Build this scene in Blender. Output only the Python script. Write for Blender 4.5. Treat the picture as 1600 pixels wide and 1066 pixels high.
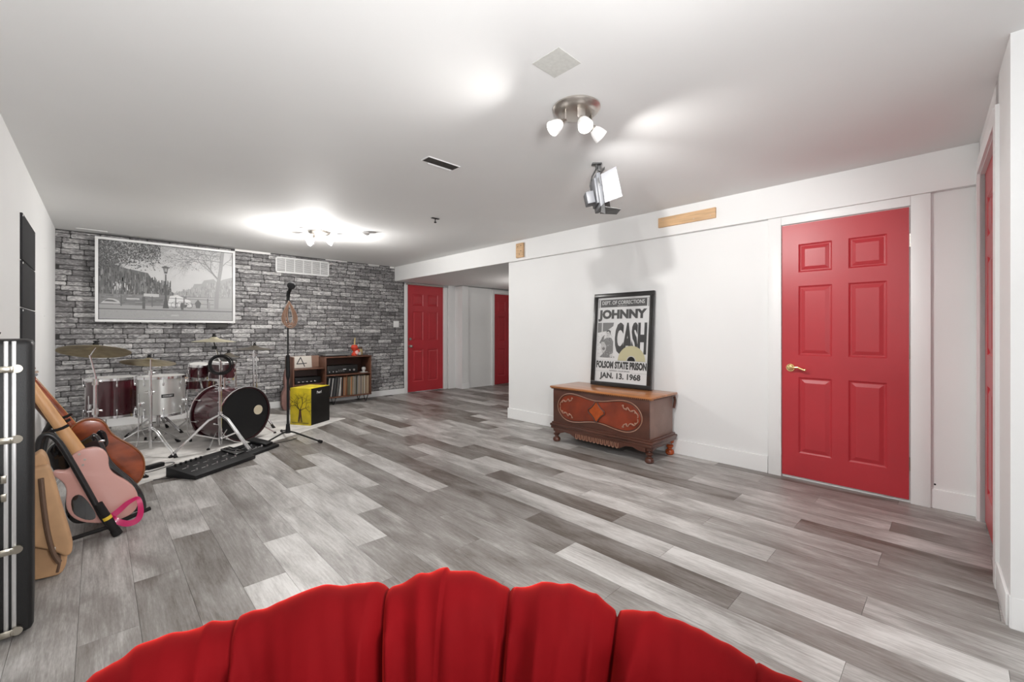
import bpy, bmesh, math, random
from mathutils import Vector, Matrix, Euler
random.seed(7)
PI=math.pi; R=math.radians
for o in list(bpy.data.objects): bpy.data.objects.remove(o)
S=bpy.context.scene; COL=S.collection
# ---------------- camera, light, exposure
TH=math.atan2(648,670)
cam=bpy.data.cameras.new('camera'); co=bpy.data.objects.new('camera',cam); COL.objects.link(co)
co.location=(0,0,1.2); co.rotation_euler=(PI/2,0,-TH)
cam.sensor_width=36; cam.lens=36*670/1600; cam.shift_y=-16/1600; cam.clip_start=.02
S.camera=co
w=bpy.data.worlds.new('world'); S.world=w; w.use_nodes=True
w.node_tree.nodes['Background'].inputs[0].default_value=(.9,.95,1,1)
w.node_tree.nodes['Background'].inputs[1].default_value=.6
S.view_settings.view_transform='Standard'; S.view_settings.look='None'
S.view_settings.exposure=0.38; S.view_settings.gamma=1; S.view_settings.use_curve_mapping=False
def area(name,loc,rot,sx,sy,power,color=(1,1,1)):
    l=bpy.data.lights.new(name,'AREA'); l.shape='RECTANGLE'; l.size=sx; l.size_y=sy; l.energy=power; l.color=color
    o=bpy.data.objects.new(name,l); COL.objects.link(o); o.location=loc; o.rotation_euler=rot; return o
area('rear_fill',(.5,-2.55,1.5),(R(90),0,0),2.0,1.4,16,(.92,.96,1))  # unseen fill added at the rear wall, tinted like daylight
area('rear_top_fill',(.9,-1.5,2.36),(0,0,0),1.4,1.0,5,(1,.99,.98))  # added soft fill from above behind the camera, no fixture modelled
area('bounce_fill',(.3,-.3,1.40),(R(126),0,R(2)),.4,.4,44,(1,1,1))  # added fill behind the camera, thrown up and forward to lift the ceiling
area('side_fill',(-.6,-1.5,1.95),(R(78),0,-R(58)),.8,.8,10,(.97,.985,1))  # unseen fill added to brighten the red door and right wall
area('hall_fill',(6.0,5.3,1.5),(R(180),0,0),.6,.6,9,(1,.96,.92))  # added upward fill that brightens the hall ceiling, hidden behind the wall

# ---------------- materials
MATS={}
def mat(name,col,rough=.5,metal=0,var=0,vscale=8,bump=0,bscale=40,coat=0,stretch=None,emit=0,trans=0,attr=None,sheen=0,spec=.5):
    if name in MATS: return MATS[name]
    m=bpy.data.materials.new(name); m.use_nodes=True; nt=m.node_tree; b=nt.nodes['Principled BSDF']
    b.inputs['Base Color'].default_value=(*col,1); b.inputs['Roughness'].default_value=rough
    b.inputs['Metallic'].default_value=metal; b.inputs['Coat Weight'].default_value=coat
    b.inputs['Specular IOR Level'].default_value=spec
    if sheen: b.inputs['Sheen Weight'].default_value=sheen; b.inputs['Sheen Roughness'].default_value=.35; b.inputs['Sheen Tint'].default_value=(.9,.04,.03,1)
    if trans: b.inputs['Transmission Weight'].default_value=trans
    if emit: b.inputs['Emission Color'].default_value=(*col,1); b.inputs['Emission Strength'].default_value=emit
    tc=nt.nodes.new('ShaderNodeNewGeometry').outputs['Position']
    if stretch:
        mp=nt.nodes.new('ShaderNodeMapping'); mp.inputs['Scale'].default_value=stretch; nt.links.new(tc,mp.inputs['Vector']); tc=mp.outputs['Vector']
    if var:
        n=nt.nodes.new('ShaderNodeTexNoise'); n.inputs['Scale'].default_value=vscale; n.inputs['Detail'].default_value=5; nt.links.new(tc,n.inputs['Vector'])
        r=nt.nodes.new('ShaderNodeValToRGB'); r.color_ramp.elements[0].position=.3; r.color_ramp.elements[1].position=.7
        r.color_ramp.elements[0].color=tuple(c*(1-var) for c in col)+(1,); r.color_ramp.elements[1].color=tuple(min(1,c*(1+var)) for c in col)+(1,)
        nt.links.new(n.outputs['Fac'],r.inputs['Fac']); nt.links.new(r.outputs['Color'],b.inputs['Base Color'])
    if attr:
        a=nt.nodes.new('ShaderNodeAttribute'); a.attribute_name=attr; nt.links.new(a.outputs['Color'],b.inputs['Base Color'])
    if bump:
        n=nt.nodes.new('ShaderNodeTexNoise'); n.inputs['Scale'].default_value=bscale; n.inputs['Detail'].default_value=4; nt.links.new(tc,n.inputs['Vector'])
        bp=nt.nodes.new('ShaderNodeBump'); bp.inputs['Strength'].default_value=bump; bp.inputs['Distance'].default_value=.002
        nt.links.new(n.outputs['Fac'],bp.inputs['Height']); nt.links.new(bp.outputs['Normal'],b.inputs['Normal'])
    MATS[name]=m; return m
def floor_mat():
    m=bpy.data.materials.new('vinyl_plank'); m.use_nodes=True; nt=m.node_tree; N=nt.nodes; L=nt.links; b=N['Principled BSDF']
    a=N.new('ShaderNodeAttribute'); a.attribute_name='tone'
    sep=N.new('ShaderNodeSeparateColor'); L.new(a.outputs['Color'],sep.inputs[0])
    g=N.new('ShaderNodeNewGeometry')
    off=N.new('ShaderNodeCombineXYZ'); mul=N.new('ShaderNodeMath'); mul.operation='MULTIPLY'; mul.inputs[1].default_value=37
    L.new(sep.outputs[1],mul.inputs[0]); L.new(mul.outputs[0],off.inputs[0]); L.new(mul.outputs[0],off.inputs[1])
    add=N.new('ShaderNodeVectorMath'); L.new(g.outputs['Position'],add.inputs[0]); L.new(off.outputs[0],add.inputs[1])
    def noise(sc,scale,det,dist=0):
        mp=N.new('ShaderNodeMapping'); mp.inputs['Scale'].default_value=sc; L.new(add.outputs[0],mp.inputs['Vector'])
        n=N.new('ShaderNodeTexNoise'); n.inputs['Scale'].default_value=scale; n.inputs['Detail'].default_value=det; n.inputs['Distortion'].default_value=dist; L.new(mp.outputs[0],n.inputs['Vector']); return n
    big=noise((1,.30,1),5.5,4,.9); grain=noise((1,.07,1),85,6,.4); fine=noise((1,.12,1),260,3)
    def ma(op,x,y):
        q=N.new('ShaderNodeMath'); q.operation=op
        for i,v in enumerate((x,y)):
            if isinstance(v,(int,float)): q.inputs[i].default_value=v
            else: L.new(v,q.inputs[i])
        return q.outputs[0]
    t=ma('ADD',sep.outputs[0],ma('MULTIPLY',ma('SUBTRACT',big.outputs[0],.5),1.15))
    t=ma('ADD',t,ma('MULTIPLY',ma('SUBTRACT',grain.outputs[0],.5),.62))
    t=ma('ADD',t,ma('MULTIPLY',ma('SUBTRACT',fine.outputs[0],.5),.35))
    r=N.new('ShaderNodeValToRGB'); cr=r.color_ramp; cr.elements[0].position=0; cr.elements[0].color=(.10,.080,.066,1); cr.elements[1].position=1; cr.elements[1].color=(.66,.645,.625,1)
    e=cr.elements.new(.5); e.color=(.30,.283,.267,1)
    L.new(t,r.inputs[0]); L.new(r.outputs[0],b.inputs['Base Color'])
    b.inputs['Roughness'].default_value=.42
    bp=N.new('ShaderNodeBump'); bp.inputs['Strength'].default_value=.25; bp.inputs['Distance'].default_value=.001; L.new(grain.outputs[0],bp.inputs['Height']); L.new(bp.outputs[0],b.inputs['Normal'])
    return m
def brick_mat():
    m=bpy.data.materials.new('brick_paper'); m.use_nodes=True; nt=m.node_tree; N=nt.nodes; L=nt.links; b=N['Principled BSDF']
    a=N.new('ShaderNodeAttribute'); a.attribute_name='tone'
    sep=N.new('ShaderNodeSeparateColor'); L.new(a.outputs['Color'],sep.inputs[0])
    g=N.new('ShaderNodeNewGeometry'); mp=N.new('ShaderNodeMapping'); mp.inputs['Scale'].default_value=(1,1,2.6); L.new(g.outputs['Position'],mp.inputs[0])
    n=N.new('ShaderNodeTexNoise'); n.inputs['Scale'].default_value=16; n.inputs['Detail'].default_value=6; n.inputs['Roughness'].default_value=.65; n.inputs['Distortion'].default_value=1.2; L.new(mp.outputs[0],n.inputs[0])
    s=N.new('ShaderNodeMath'); s.operation='MULTIPLY_ADD'; s.inputs[1].default_value=2.0; s.inputs[2].default_value=-1.0; L.new(n.outputs[0],s.inputs[0])
    ad=N.new('ShaderNodeMath'); ad.operation='ADD'; L.new(s.outputs[0],ad.inputs[0]); L.new(sep.outputs[0],ad.inputs[1])
    r=N.new('ShaderNodeValToRGB'); cr=r.color_ramp; cr.elements[0].position=0; cr.elements[0].color=(.06,.057,.058,1); cr.elements[1].position=1; cr.elements[1].color=(.70,.69,.68,1)
    e=cr.elements.new(.5); e.color=(.225,.218,.22,1)
    L.new(ad.outputs[0],r.inputs[0]); L.new(r.outputs[0],b.inputs['Base Color']); b.inputs['Roughness'].default_value=.7
    return m
WHITE=mat('wall_paint',(.80,.80,.795),.55,var=.012,vscale=2)
CEIL=mat('ceiling_paint',(.80,.80,.795),.7,var=.012,vscale=1.5)
TRIM=mat('trim_paint',(.84,.84,.835),.4)
RED=mat('red_door_paint',(.46,.030,.040),.36,var=.05,vscale=3,bump=.15,bscale=200)
MORT=mat('mortar',(.045,.043,.043),.85)
CHROME=mat('chrome',(.78,.78,.79),.16,1); STEEL=mat('brushed_nickel',(.55,.51,.47),.34,1)
BRASS=mat('brass',(.85,.66,.32),.24,1); BLACK=mat('black_plastic',(.009,.009,.0095),.45,spec=.3); RUB=mat('rubber',(.011,.01,.01),.75,spec=.3)
GLOSSB=mat('black_gloss',(.008,.008,.009),.1,coat=1)
CYMB=mat('cymbal_bronze',(.36,.30,.19),.42,.9,var=.2,vscale=20)
DRUMRED=mat('drum_wine',(.050,.004,.009),.18,coat=1,var=.25,vscale=3,stretch=(1,1,.1)); DRUMSIL=mat('drum_silver',(.60,.60,.58),.3,.75)
HEADW=mat('drum_head',(.50,.49,.47),.5)
WOODM=mat('walnut',(.135,.058,.035),.4,var=.35,vscale=14,stretch=(1,1,.2)); WOODD=mat('dark_wood',(.07,.032,.022),.5)
# ---------------- geometry helpers
class G:
    def __init__(s): s.bm=bmesh.new(); s.M=Matrix.Identity(4)
    def add(s,t,M=None):
        if M is not None: bmesh.ops.transform(t,matrix=M,verts=t.verts)
        me=bpy.data.meshes.new('t'); t.to_mesh(me); t.free(); s.bm.from_mesh(me); bpy.data.meshes.remove(me); return s
    def box(s,c,d,bev=0,M=None,seg=2):
        t=bmesh.new(); bmesh.ops.create_cube(t,size=1); bmesh.ops.scale(t,vec=d,verts=t.verts)
        if bev: bmesh.ops.bevel(t,geom=t.edges[:],offset=min(bev,min(d)*.49),segments=seg,profile=.5,affect='EDGES')
        T=Matrix.Translation(c); T=T@M if M is not None else T
        return s.add(t,T)
    def cyl(s,a,b,r0,r1=None,n=16):
        a=Vector(a); b=Vector(b); r1=r0 if r1 is None else r1; d=b-a
        t=bmesh.new(); bmesh.ops.create_cone(t,cap_ends=True,segments=n,radius1=r0,radius2=r1,depth=d.length)
        q=Vector((0,0,1)).rotation_difference(d.normalized()).to_matrix().to_4x4()
        return s.add(t,Matrix.Translation((a+b)/2)@q)
    def sph(s,c,r,sc=(1,1,1),n=16,M=None):
        t=bmesh.new(); bmesh.ops.create_uvsphere(t,u_segments=n,v_segments=max(6,n//2),radius=r); bmesh.ops.scale(t,vec=sc,verts=t.verts)
        T=Matrix.Translation(c); T=T@M if M is not None else T
        return s.add(t,T)
    def lathe(s,prof,n=32,M=None):
        t=bmesh.new(); rings=[]
        for r,z in prof:
            if r<1e-6: rings.append([t.verts.new((0,0,z))])
            else: rings.append([t.verts.new((r*math.cos(2*PI*i/n),r*math.sin(2*PI*i/n),z)) for i in range(n)])
        for a,b in zip(rings,rings[1:]):
            for i in range(n):
                j=(i+1)%n
                if len(a)==1 and len(b)==1: continue
                if len(a)==1: t.faces.new((a[0],b[j],b[i]))
                elif len(b)==1: t.faces.new((a[i],a[j],b[0]))
                else: t.faces.new((a[i],a[j],b[j],b[i]))
        bmesh.ops.recalc_face_normals(t,faces=t.faces)
        return s.add(t,M)
    def tube(s,pts,r,n=8,closed=False):
        P=[Vector(p) for p in pts]; t=bmesh.new(); m=len(P); rings=[]
        rr=r if isinstance(r,(list,tuple)) else [r]*m
        up=None
        for i in range(m):
            a=P[(i-1)%m] if (closed or i) else P[0]; b=P[(i+1)%m] if (closed or i<m-1) else P[-1]
            d=(b-a).normalized()
            if up is None:
                up=Vector((0,0,1)) if abs(d.z)<.9 else Vector((1,0,0))
            x=up.cross(d)
            if x.length<1e-4: x=Vector((1,0,0)).cross(d)
            x.normalize(); y=d.cross(x).normalized(); up=y
            rings.append([t.verts.new(P[i]+x*rr[i]*math.cos(2*PI*k/n)+y*rr[i]*math.sin(2*PI*k/n)) for k in range(n)])
        for i in range(m if closed else m-1):
            a=rings[i]; b=rings[(i+1)%m]
            for k in range(n): t.faces.new((a[k],a[(k+1)%n],b[(k+1)%n],b[k]))
        if not closed: t.faces.new(rings[0][::-1]); t.faces.new(rings[-1])
        bmesh.ops.recalc_face_normals(t,faces=t.faces)
        return s.add(t)
    def prism(s,pts,y0,y1,bev=0,seg=2,M=None,smooth=0):
        if smooth: pts=chaikin(pts,smooth)
        t=bmesh.new(); v=[t.verts.new((a,y0,b)) for a,b in pts]; f=t.faces.new(v)
        e=bmesh.ops.extrude_face_region(t,geom=[f]); nv=[x for x in e['geom'] if isinstance(x,bmesh.types.BMVert)]
        bmesh.ops.translate(t,verts=nv,vec=(0,y1-y0,0)); bmesh.ops.recalc_face_normals(t,faces=t.faces)
        if bev:
            ed=[x for x in t.edges if abs(x.verts[0].co.y-x.verts[1].co.y)<1e-6]
            bmesh.ops.bevel(t,geom=ed,offset=bev,segments=seg,profile=.5,affect='EDGES',clamp_overlap=True)
        return s.add(t,M)
    def quad(s,*p):
        vs=[s.bm.verts.new(q) for q in p]; s.bm.faces.new(vs); return s
    def build(s,name,m,parent=None,ang=35,kind=None):
        me=bpy.data.meshes.new(name); s.bm.to_mesh(me); s.bm.free(); me.materials.append(m)
        if ang: me.shade_smooth(); me.set_sharp_from_angle(angle=R(ang))
        o=bpy.data.objects.new(name,me); COL.objects.link(o)
        if parent: o.parent=parent
        if kind: o['kind']=kind
        return o
def chaikin(p,k=2,closed=True):
    for _ in range(k):
        q=[]; n=len(p)
        for i in range(n if closed else n-1):
            a=p[i]; b=p[(i+1)%n]
            q.append(tuple(x*.75+y*.25 for x,y in zip(a,b))); q.append(tuple(x*.25+y*.75 for x,y in zip(a,b)))
        p=q if closed else [p[0]]+q+[p[-1]]
    return p
def curve(p,k=3): return chaikin(p,k,False)
def thing(name,label,cat,loc=(0,0,0),rz=0,group=None):
    o=bpy.data.objects.new(name,None); o.empty_display_size=.1; COL.objects.link(o); o.location=loc; o.rotation_euler=(0,0,rz)
    o['label']=label; o['category']=cat
    if group: o['group']=group
    return o
def tag(o,label,cat,group=None):
    o['label']=label; o['category']=cat
    if group: o['group']=group
    return o
def struct(name,g,m,ang=0):
    o=g.build(name,m,None,ang); o['kind']='structure'; return o
def sroot(name,loc=(0,0,0),rz=0):
    o=bpy.data.objects.new(name,None); COL.objects.link(o); o.location=loc; o.rotation_euler=(0,0,rz); o['kind']='structure'; return o
def bx(x0,x1,y0,y1,z0,z1,bev=0,g=None):
    g=g or G(); return g.box(((x0+x1)/2,(y0+y1)/2,(z0+z1)/2),(x1-x0,y1-y0,z1-z0),bev)
class Art:   # flat print: coloured polygons in u (right), v (up) on the local XZ plane, facing -Y
    def __init__(s): s.v=[];s.f=[];s.c=[];s.y=0;s.k=0
    def layer(s): s.y-=.0007
    def poly(s,pts,c,tiny=False):
        c=(c,c,c) if isinstance(c,(int,float)) else c
        us=[p[0] for p in pts]; vs=[p[1] for p in pts]; big=(max(us)-min(us))*(max(vs)-min(vs))>.004 and not tiny
        if big: s.y-=.00005; y=s.y
        else: s.k=(s.k+1)%60; y=s.y-.00003-s.k*1e-5
        i=len(s.v); s.v+=[(a,y,b) for a,b in pts]; s.f.append(tuple(range(i,i+len(pts)))); s.c.append(c)
    def rect(s,a,b,c,d,col): s.poly([(a,b),(c,b),(c,d),(a,d)],col)
    def line(s,pts,w,c,w2=None):
        w2=w if w2 is None else w2; n=len(pts)-1
        for i in range(n):
            (a,b),(e,f)=pts[i],pts[i+1]; d=math.hypot(e-a,f-b) or 1; p=(-(f-b)/d,(e-a)/d)
            q0=(w+(w2-w)*i/n)/2; q1=(w+(w2-w)*(i+1)/n)/2
            s.poly([(a-p[0]*q0,b-p[1]*q0),(e-p[0]*q1,f-p[1]*q1),(e+p[0]*q1,f+p[1]*q1),(a+p[0]*q0,b+p[1]*q0)],c,True)
    def disc(s,x,y,r,c,n=28,a0=0,a1=2*PI): s.poly([(x+r*math.cos(a0+(a1-a0)*i/n),y+r*math.sin(a0+(a1-a0)*i/n)) for i in range(n+(1 if a1-a0<6 else 0))],c)
    def text(s,t,x0,y0,x1,y1,c,bold=.02):
        cu=bpy.data.curves.new('t','FONT'); cu.body=t; cu.offset=bold; cu.resolution_u=3
        o=bpy.data.objects.new('t',cu); COL.objects.link(o); dg=bpy.context.evaluated_depsgraph_get()
        me=bpy.data.meshes.new_from_object(o.evaluated_get(dg)); P=[v.co for v in me.vertices]
        ax,bx_=min(p.x for p in P),max(p.x for p in P); ay,by=min(p.y for p in P),max(p.y for p in P)
        i=len(s.v); s.v+=[(x0+(p.x-ax)/(bx_-ax)*(x1-x0),s.y-.0005,y0+(p.y-ay)/(by-ay)*(y1-y0)) for p in P]
        for f in me.polygons: s.f.append(tuple(i+k for k in f.vertices)); s.c.append((c,c,c) if isinstance(c,(int,float)) else c)
        bpy.data.objects.remove(o); bpy.data.curves.remove(cu); bpy.data.meshes.remove(me)
    def build(s,name,parent,rough=.5,coat=0):
        me=bpy.data.meshes.new(name); me.from_pydata(s.v,[],s.f); at=me.color_attributes.new('ink','FLOAT_COLOR','CORNER')
        k=0
        for f,c in zip(me.polygons,s.c):
            for _ in range(f.loop_total): at.data[k].color=(*c,1); k+=1
        me.materials.append(mat('print_'+name,(1,1,1),rough,attr='ink',coat=coat))
        o=bpy.data.objects.new(name,me); COL.objects.link(o); o.parent=parent; return o

# ================= SETTING
XL,XR,YB,H=-.40,4.10,7.35,2.4
# floor with planks
fl=struct('floor',bx(-1.0,8.2,-2.8,8.2,-.06,-.0045),mat('floor_base',(.12,.11,.10),.8))
FM=floor_mat()
TONE={}
def tn(r,y,t): TONE[(r,round(y,2))]=t
W=.1825; X0=.126; LEN=1.222; base={0:2.72,1:3.127,2:2.313}
known={(0,1):.36,(0,2):.52,(1,1):.36,(1,2):.66,(2,1):.80,(2,2):.50,(2,3):.66,(3,1):.76,(3,2):.46,(4,1):.66,(4,2):.7,(5,1):.3,(5,2):.74,(5,3):.62,
 (6,1):.44,(6,2):.72,(6,3):.22,(7,1):.36,(7,2):.74,(7,3):.25,(8,1):.5,(8,2):.38,(8,3):.32,(9,1):.38,(9,2):.76,(9,3):.74,(10,0):.16,(10,1):.22,(10,2):.22,(10,3):.2,
 (11,0):.82,(11,1):.70,(11,2):.5,(11,3):.38,(12,0):.4,(12,1):.1,(12,2):.66,(12,3):.3,(13,0):.72,(13,1):.60,(13,2):.2,(14,0):.38,(14,1):.5,(14,2):.14,(14,3):.55,
 (15,0):.6,(15,1):.66,(15,2):.5,(16,0):.46,(16,1):.7,(16,2):.6,(17,0):.55,(17,1):.16,(17,2):.16,(18,0):.6,(18,1):.5,(18,2):.6,(19,0):.42,(19,1):.56,(20,0):.46,(20,1):.55,
 (-1,1):.56,(-1,2):.5,(-2,1):.52,(-2,2):.56,(-3,1):.6}
rnd=random.Random(3)
def plank(x0,x1,y0,y1,t,sd):
    b=.0005; z=0; zb=-.0045
    v=[(x0,y0,zb),(x1,y0,zb),(x1,y1,zb),(x0,y1,zb),(x0+b,y0+b,z),(x1-b,y0+b,z),(x1-b,y1-b,z),(x0+b,y1-b,z)]
    return v,[(4,5,6,7),(0,1,5,4),(1,2,6,5),(2,3,7,6),(3,0,4,7)],(t,sd,0,1)
def simple(name,items,m,parent,kind=None):
    me=bpy.data.meshes.new(name); V=[];F=[];C=[]
    for v,f,c in items:
        k=len(V); V+=v
        for q in f: F.append(tuple(k+i for i in q)); C+= [c]*len(q)
    me.from_pydata(V,[],F); at=me.color_attributes.new('tone','FLOAT_COLOR','CORNER')
    for i,c in enumerate(C): at.data[i].color=c
    me.materials.append(m); o=bpy.data.objects.new(name,me); COL.objects.link(o); o.parent=parent
    if kind: o['kind']=kind
    return o
planks=[]
for r in range(-4,37):
    xa=X0+W*r; xb=xa+W-.0003
    ph=base[r%3]
    for k in range(-6,6):
        y0=ph+LEN*(k-2); y1=y0+LEN-.0003       # k=2: nearest class joint start
        if y1<-2.6 or y0>8: continue
        kk=k-1+0
        # interval index: 1 = plank ending at the class joint, 2 = beginning there
        t=known.get((r,k-0-0 if False else kk+0),None) if False else known.get((r,(k if True else 0)),None)
        if t is None: t=rnd.choice([.2,.3,.42,.5,.58,.68,.74])-(.08 if y0>4.3 else 0)
        X1=min(xb,4.6 if y0<3.0 else 8.0)
        if xa>4.12 and y1<4.2: continue
        planks.append((xa,xb,y0,y1,t))
planks.sort(key=lambda p:(( (p[0]+p[1])/2-1.5)**2+((p[2]+p[3])/2-1.8)**2))
rest=[]
for i,p in enumerate(planks):
    it=plank(*p,rnd.random())
    if i<298:
        cx_,cy_=(p[0]+p[1])/2,(p[2]+p[3])/2
        o=simple('plank',[([(a-cx_,b-cy_,c) for a,b,c in it[0]],it[1],it[2])],FM,fl); o.location=(cx_,cy_,0)
    else: rest.append(it)
if rest: simple('plank_rest',rest,FM,fl,'stuff')
# ceiling
cl=struct('ceiling',bx(-1,4.2,-2.8,7.6,H,H+.1),CEIL)
struct('ceiling_hall',bx(4.155,8,3.2,7.6,2.135,2.2),CEIL)
# walls
struct('wall_left',G().add(bx(-.1,0,-6.2,0.1,0,H).bm.copy(),Matrix.Translation((-.355,7.4,0))@Matrix.Rotation(R(-.45),4,'Z')),WHITE)
struct('wall_left_rear',bx(-1.0,-.9,-2.7,1.3,0,H).box((-.7,1.25,1.2),(.6,.1,2.4)),WHITE)
wb=struct('wall_back',bx(-.6,4.235,YB+.004,YB+.12,0,H),MORT)
struct('wall_right',bx(4.08,4.2,-.2,4.282,0,2.4),WHITE)
struct('trim_1',bx(4.03,4.16,-.2,7.35,2.135,2.4,.002),WHITE)   # dropped beam along the right
struct('wall_hall',bx(5.235,8,YB-.05,YB+.1,0,2.2).box((6.9,7.2,1.06),(2.8,.2,2.12)).box((8.05,5.4,1.1),(.1,4,2.2)).box((6.1,3.25,1.1),(3.8,.1,2.2)).box((4.7,YB+.1,2.2),(1.3,.08,.24)),WHITE)
struct('wall_column',bx(5.40,5.56,7.06,YB,0,2.125),WHITE)
bxw=bx(5.56,6.22,7.13,YB,0,2.125); struct('wall_recess',bxw,WHITE)
struct('wall_side',bx(2.66,2.78,-2.7,-.16,0,H),WHITE)
struct('wall_rear',bx(-1.0,2.7,-2.75,-2.62,0,H),WHITE)
# bricks
BM=brick_mat(); rb=random.Random(11)
def brick(x0,x1,z0,z1):
    j=lambda a:rb.uniform(-a,a); c=.005+rb.random()*.007; y0=YB+.004
    o=[(x0+c,z0),(x1-c,z0+j(.002)),(x1,z0+c),(x1+j(.002),z1-c),(x1-c,z1+j(.002)),(x0+c,z1+j(.002)),(x0+j(.002),z1-c),(x0,z0+c)]
    cx_,cz_=(x0+x1)/2,(z0+z1)/2; e=rb.uniform(.002,.006)
    v=[(a-cx_,.0,b-cz_) for a,b in o]; f=[]
    v+=[(a-cx_+(.003 if a<cx_ else -.003),-.5*e-.0015,b-cz_+(.003 if b<cz_ else -.003)) for a,b in o]
    v+=[(a-cx_+(.012 if a<cx_ else -.012),-e-.002+j(.001),b-cz_+(.010 if b<cz_ else -.010)) for a,b in o]
    for k in range(8):
        n=(k+1)%8; f.append((k,n,8+n,8+k)); f.append((8+k,8+n,16+n,16+k))
    f.append(tuple(range(16,24)))
    t=min(.9,max(.18,rb.gauss(.52,.13)))
    return (v,f,(t,rb.random(),0,1)),(cx_,y0,cz_)
allb=[]; z=.105; row=0
while z<H-.01:
    hgt=rb.uniform(.052,.072); z1=min(z+hgt,H-.003); x=-.38-rb.random()*.2
    while x<4.22:
        L=rb.uniform(.15,.33); a=max(x,-.36); b=min(x+L,4.225)
        if b-a>.04: allb.append(brick(a,b-.007,z,z1-.007))
        x+=L
    z=z1; row+=1
vis=[];oth=[]
for it,c in allb:
    hid=(0.0<c[0]<1.42 and c[2]>1.33) or (2.0<c[0]<2.8 and c[2]>2.1) or c[2]<.25
    (oth if hid else vis).append((it,c))
vis.sort(key=lambda q:q[1][0]-(.0))
for it,c in vis[:299]:
    o=simple('brick',[it],BM,wb); o.location=c
simple('brick_rest',[([(a+c[0],b+c[1],d+c[2]) for a,b,d in it[0]],it[1],it[2]) for it,c in vis[299:]+oth],BM,wb,'stuff')
PAPER=mat('bare_drywall',(.85,.84,.82),.7)
g=G()
for xa,xb,hh in((1.45,1.92,.03),(2.75,3.12,.012),(3.5,3.72,.012),(3.93,4.02,.03)): g.box(((xa+xb)/2,YB-.006,H-hh/2),(xb-xa,.004,hh))
g.build('torn_paper_strip',PAPER,wb,0)
# baseboards
def baseb(n,x0,x1,y0,y1,h=.11): return struct(n,bx(x0,x1,y0,y1,0,h,.003),TRIM)
baseb('baseboard_back',-.36,4.235,YB-.014,YB+.003,.10)
baseb('baseboard_right',4.062,4.081,1.10,4.29,.14)
baseb('baseboard_corner',4.066,4.081,-.1,.118,.13)
baseb('baseboard_side',2.646,2.66,-2.6,-.15,.13)
baseb('baseboard_hall',5.56,6.2,7.116,7.131,.11)
baseb('baseboard_column',5.385,5.575,7.045,7.06,.11)
struct('baseboard_left',bx(-.40,-.375,3.0,7.33,0,.11,.003),TRIM)
# doors
def six_panel(root,w,h,m,handle=None,th=.035):
    """leaf in local XZ plane, x 0..w, z 0..h, front face at y=0 facing -Y"""
    s=w/.77; xs=[0,.105*s,.32*s,.44*s,.655*s,w]; xs=[0,.115*w/.77,.335*w/.77,.435*w/.77,.655*w/.77,w]
    k=h/2.03; zs=[0,.19*k,.80*k,.975*k,1.53*k,1.64*k,1.865*k,h]
    g=G(); cells=[]
    for i in range(5):
        for j in range(7):
            if i in(1,3) and j in(1,3,5): cells.append((xs[i],xs[i+1],zs[j],zs[j+1])); continue
            g.quad((xs[i],0,zs[j]),(xs[i+1],0,zs[j]),(xs[i+1],0,zs[j+1]),(xs[i],0,zs[j+1]))
    g.quad((0,th,0),(0,th,h),(w,th,h),(w,th,0)); g.quad((0,0,0),(0,0,h),(0,th,h),(0,th,0)); g.quad((w,0,0),(w,th,0),(w,th,h),(w,0,h)); g.quad((0,0,h),(w,0,h),(w,th,h),(0,th,h))
    bmesh.ops.remove_doubles(g.bm,verts=g.bm.verts,dist=1e-5)
    g.build('leaf',m,root,0)
    for a,b,c,d in cells:
        p=G(); rings=[]
        for ins,y in((0,0),(.004,.004),(.012,.009),(.017,.0095),(.021,.0085),(.044,.001),(.047,.001)):
            rings.append([p.bm.verts.new(q) for q in((a+ins,y,c+ins),(b-ins,y,c+ins),(b-ins,y,d-ins),(a+ins,y,d-ins))])
        for r0,r1 in zip(rings,rings[1:]):
            for i in range(4): p.bm.faces.new((r0[i],r0[(i+1)%4],r1[(i+1)%4],r1[i]))
        p.bm.faces.new(rings[-1]); p.build('panel',m,root,0)
def casing(root,x0,x1,h,w,y=-.018,wr=None,top=True,dep=.05):
    wr=wr or w
    bx(x0-w,x0-.004,y,dep,0,h+(w if top else 0),.003).build('jamb_casing',TRIM,root)
    bx(x1+.004,x1+wr,y,dep,0,h+(w if top else 0),.003).build('jamb_casing',TRIM,root)
    if top: bx(x0-.004,x1+.004,y,dep,h+.004,h+w,.003).build('head_casing',TRIM,root)
def lever(root,x,z,m,dr=1):
    g=G().cyl((x,0,z),(x,-.012,z),.033,.03,24).cyl((x,-.012,z),(x,-.045,z),.012,.011).sph((x,-.014,z),.024,(1,.4,1))
    g.tube(curve([(x,-.045,z),(x+dr*.03,-.05,z+.004),(x+dr*.06,-.05,z+.008),(x+dr*.085,-.048,z-.006),(x+dr*.105,-.046,z-.014),(x+dr*.112,-.046,z-.004)],2),.0085,10)
    g.build('lever_handle',m,root)
def hinge(root,x,z): bx(x-.012,x+.012,-.006,.0,z-.045,z+.045).cyl((x+.006,-.008,z-.046),(x+.006,-.008,z+.046),.006,n=10).build('hinge',STEEL,root)
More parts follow.
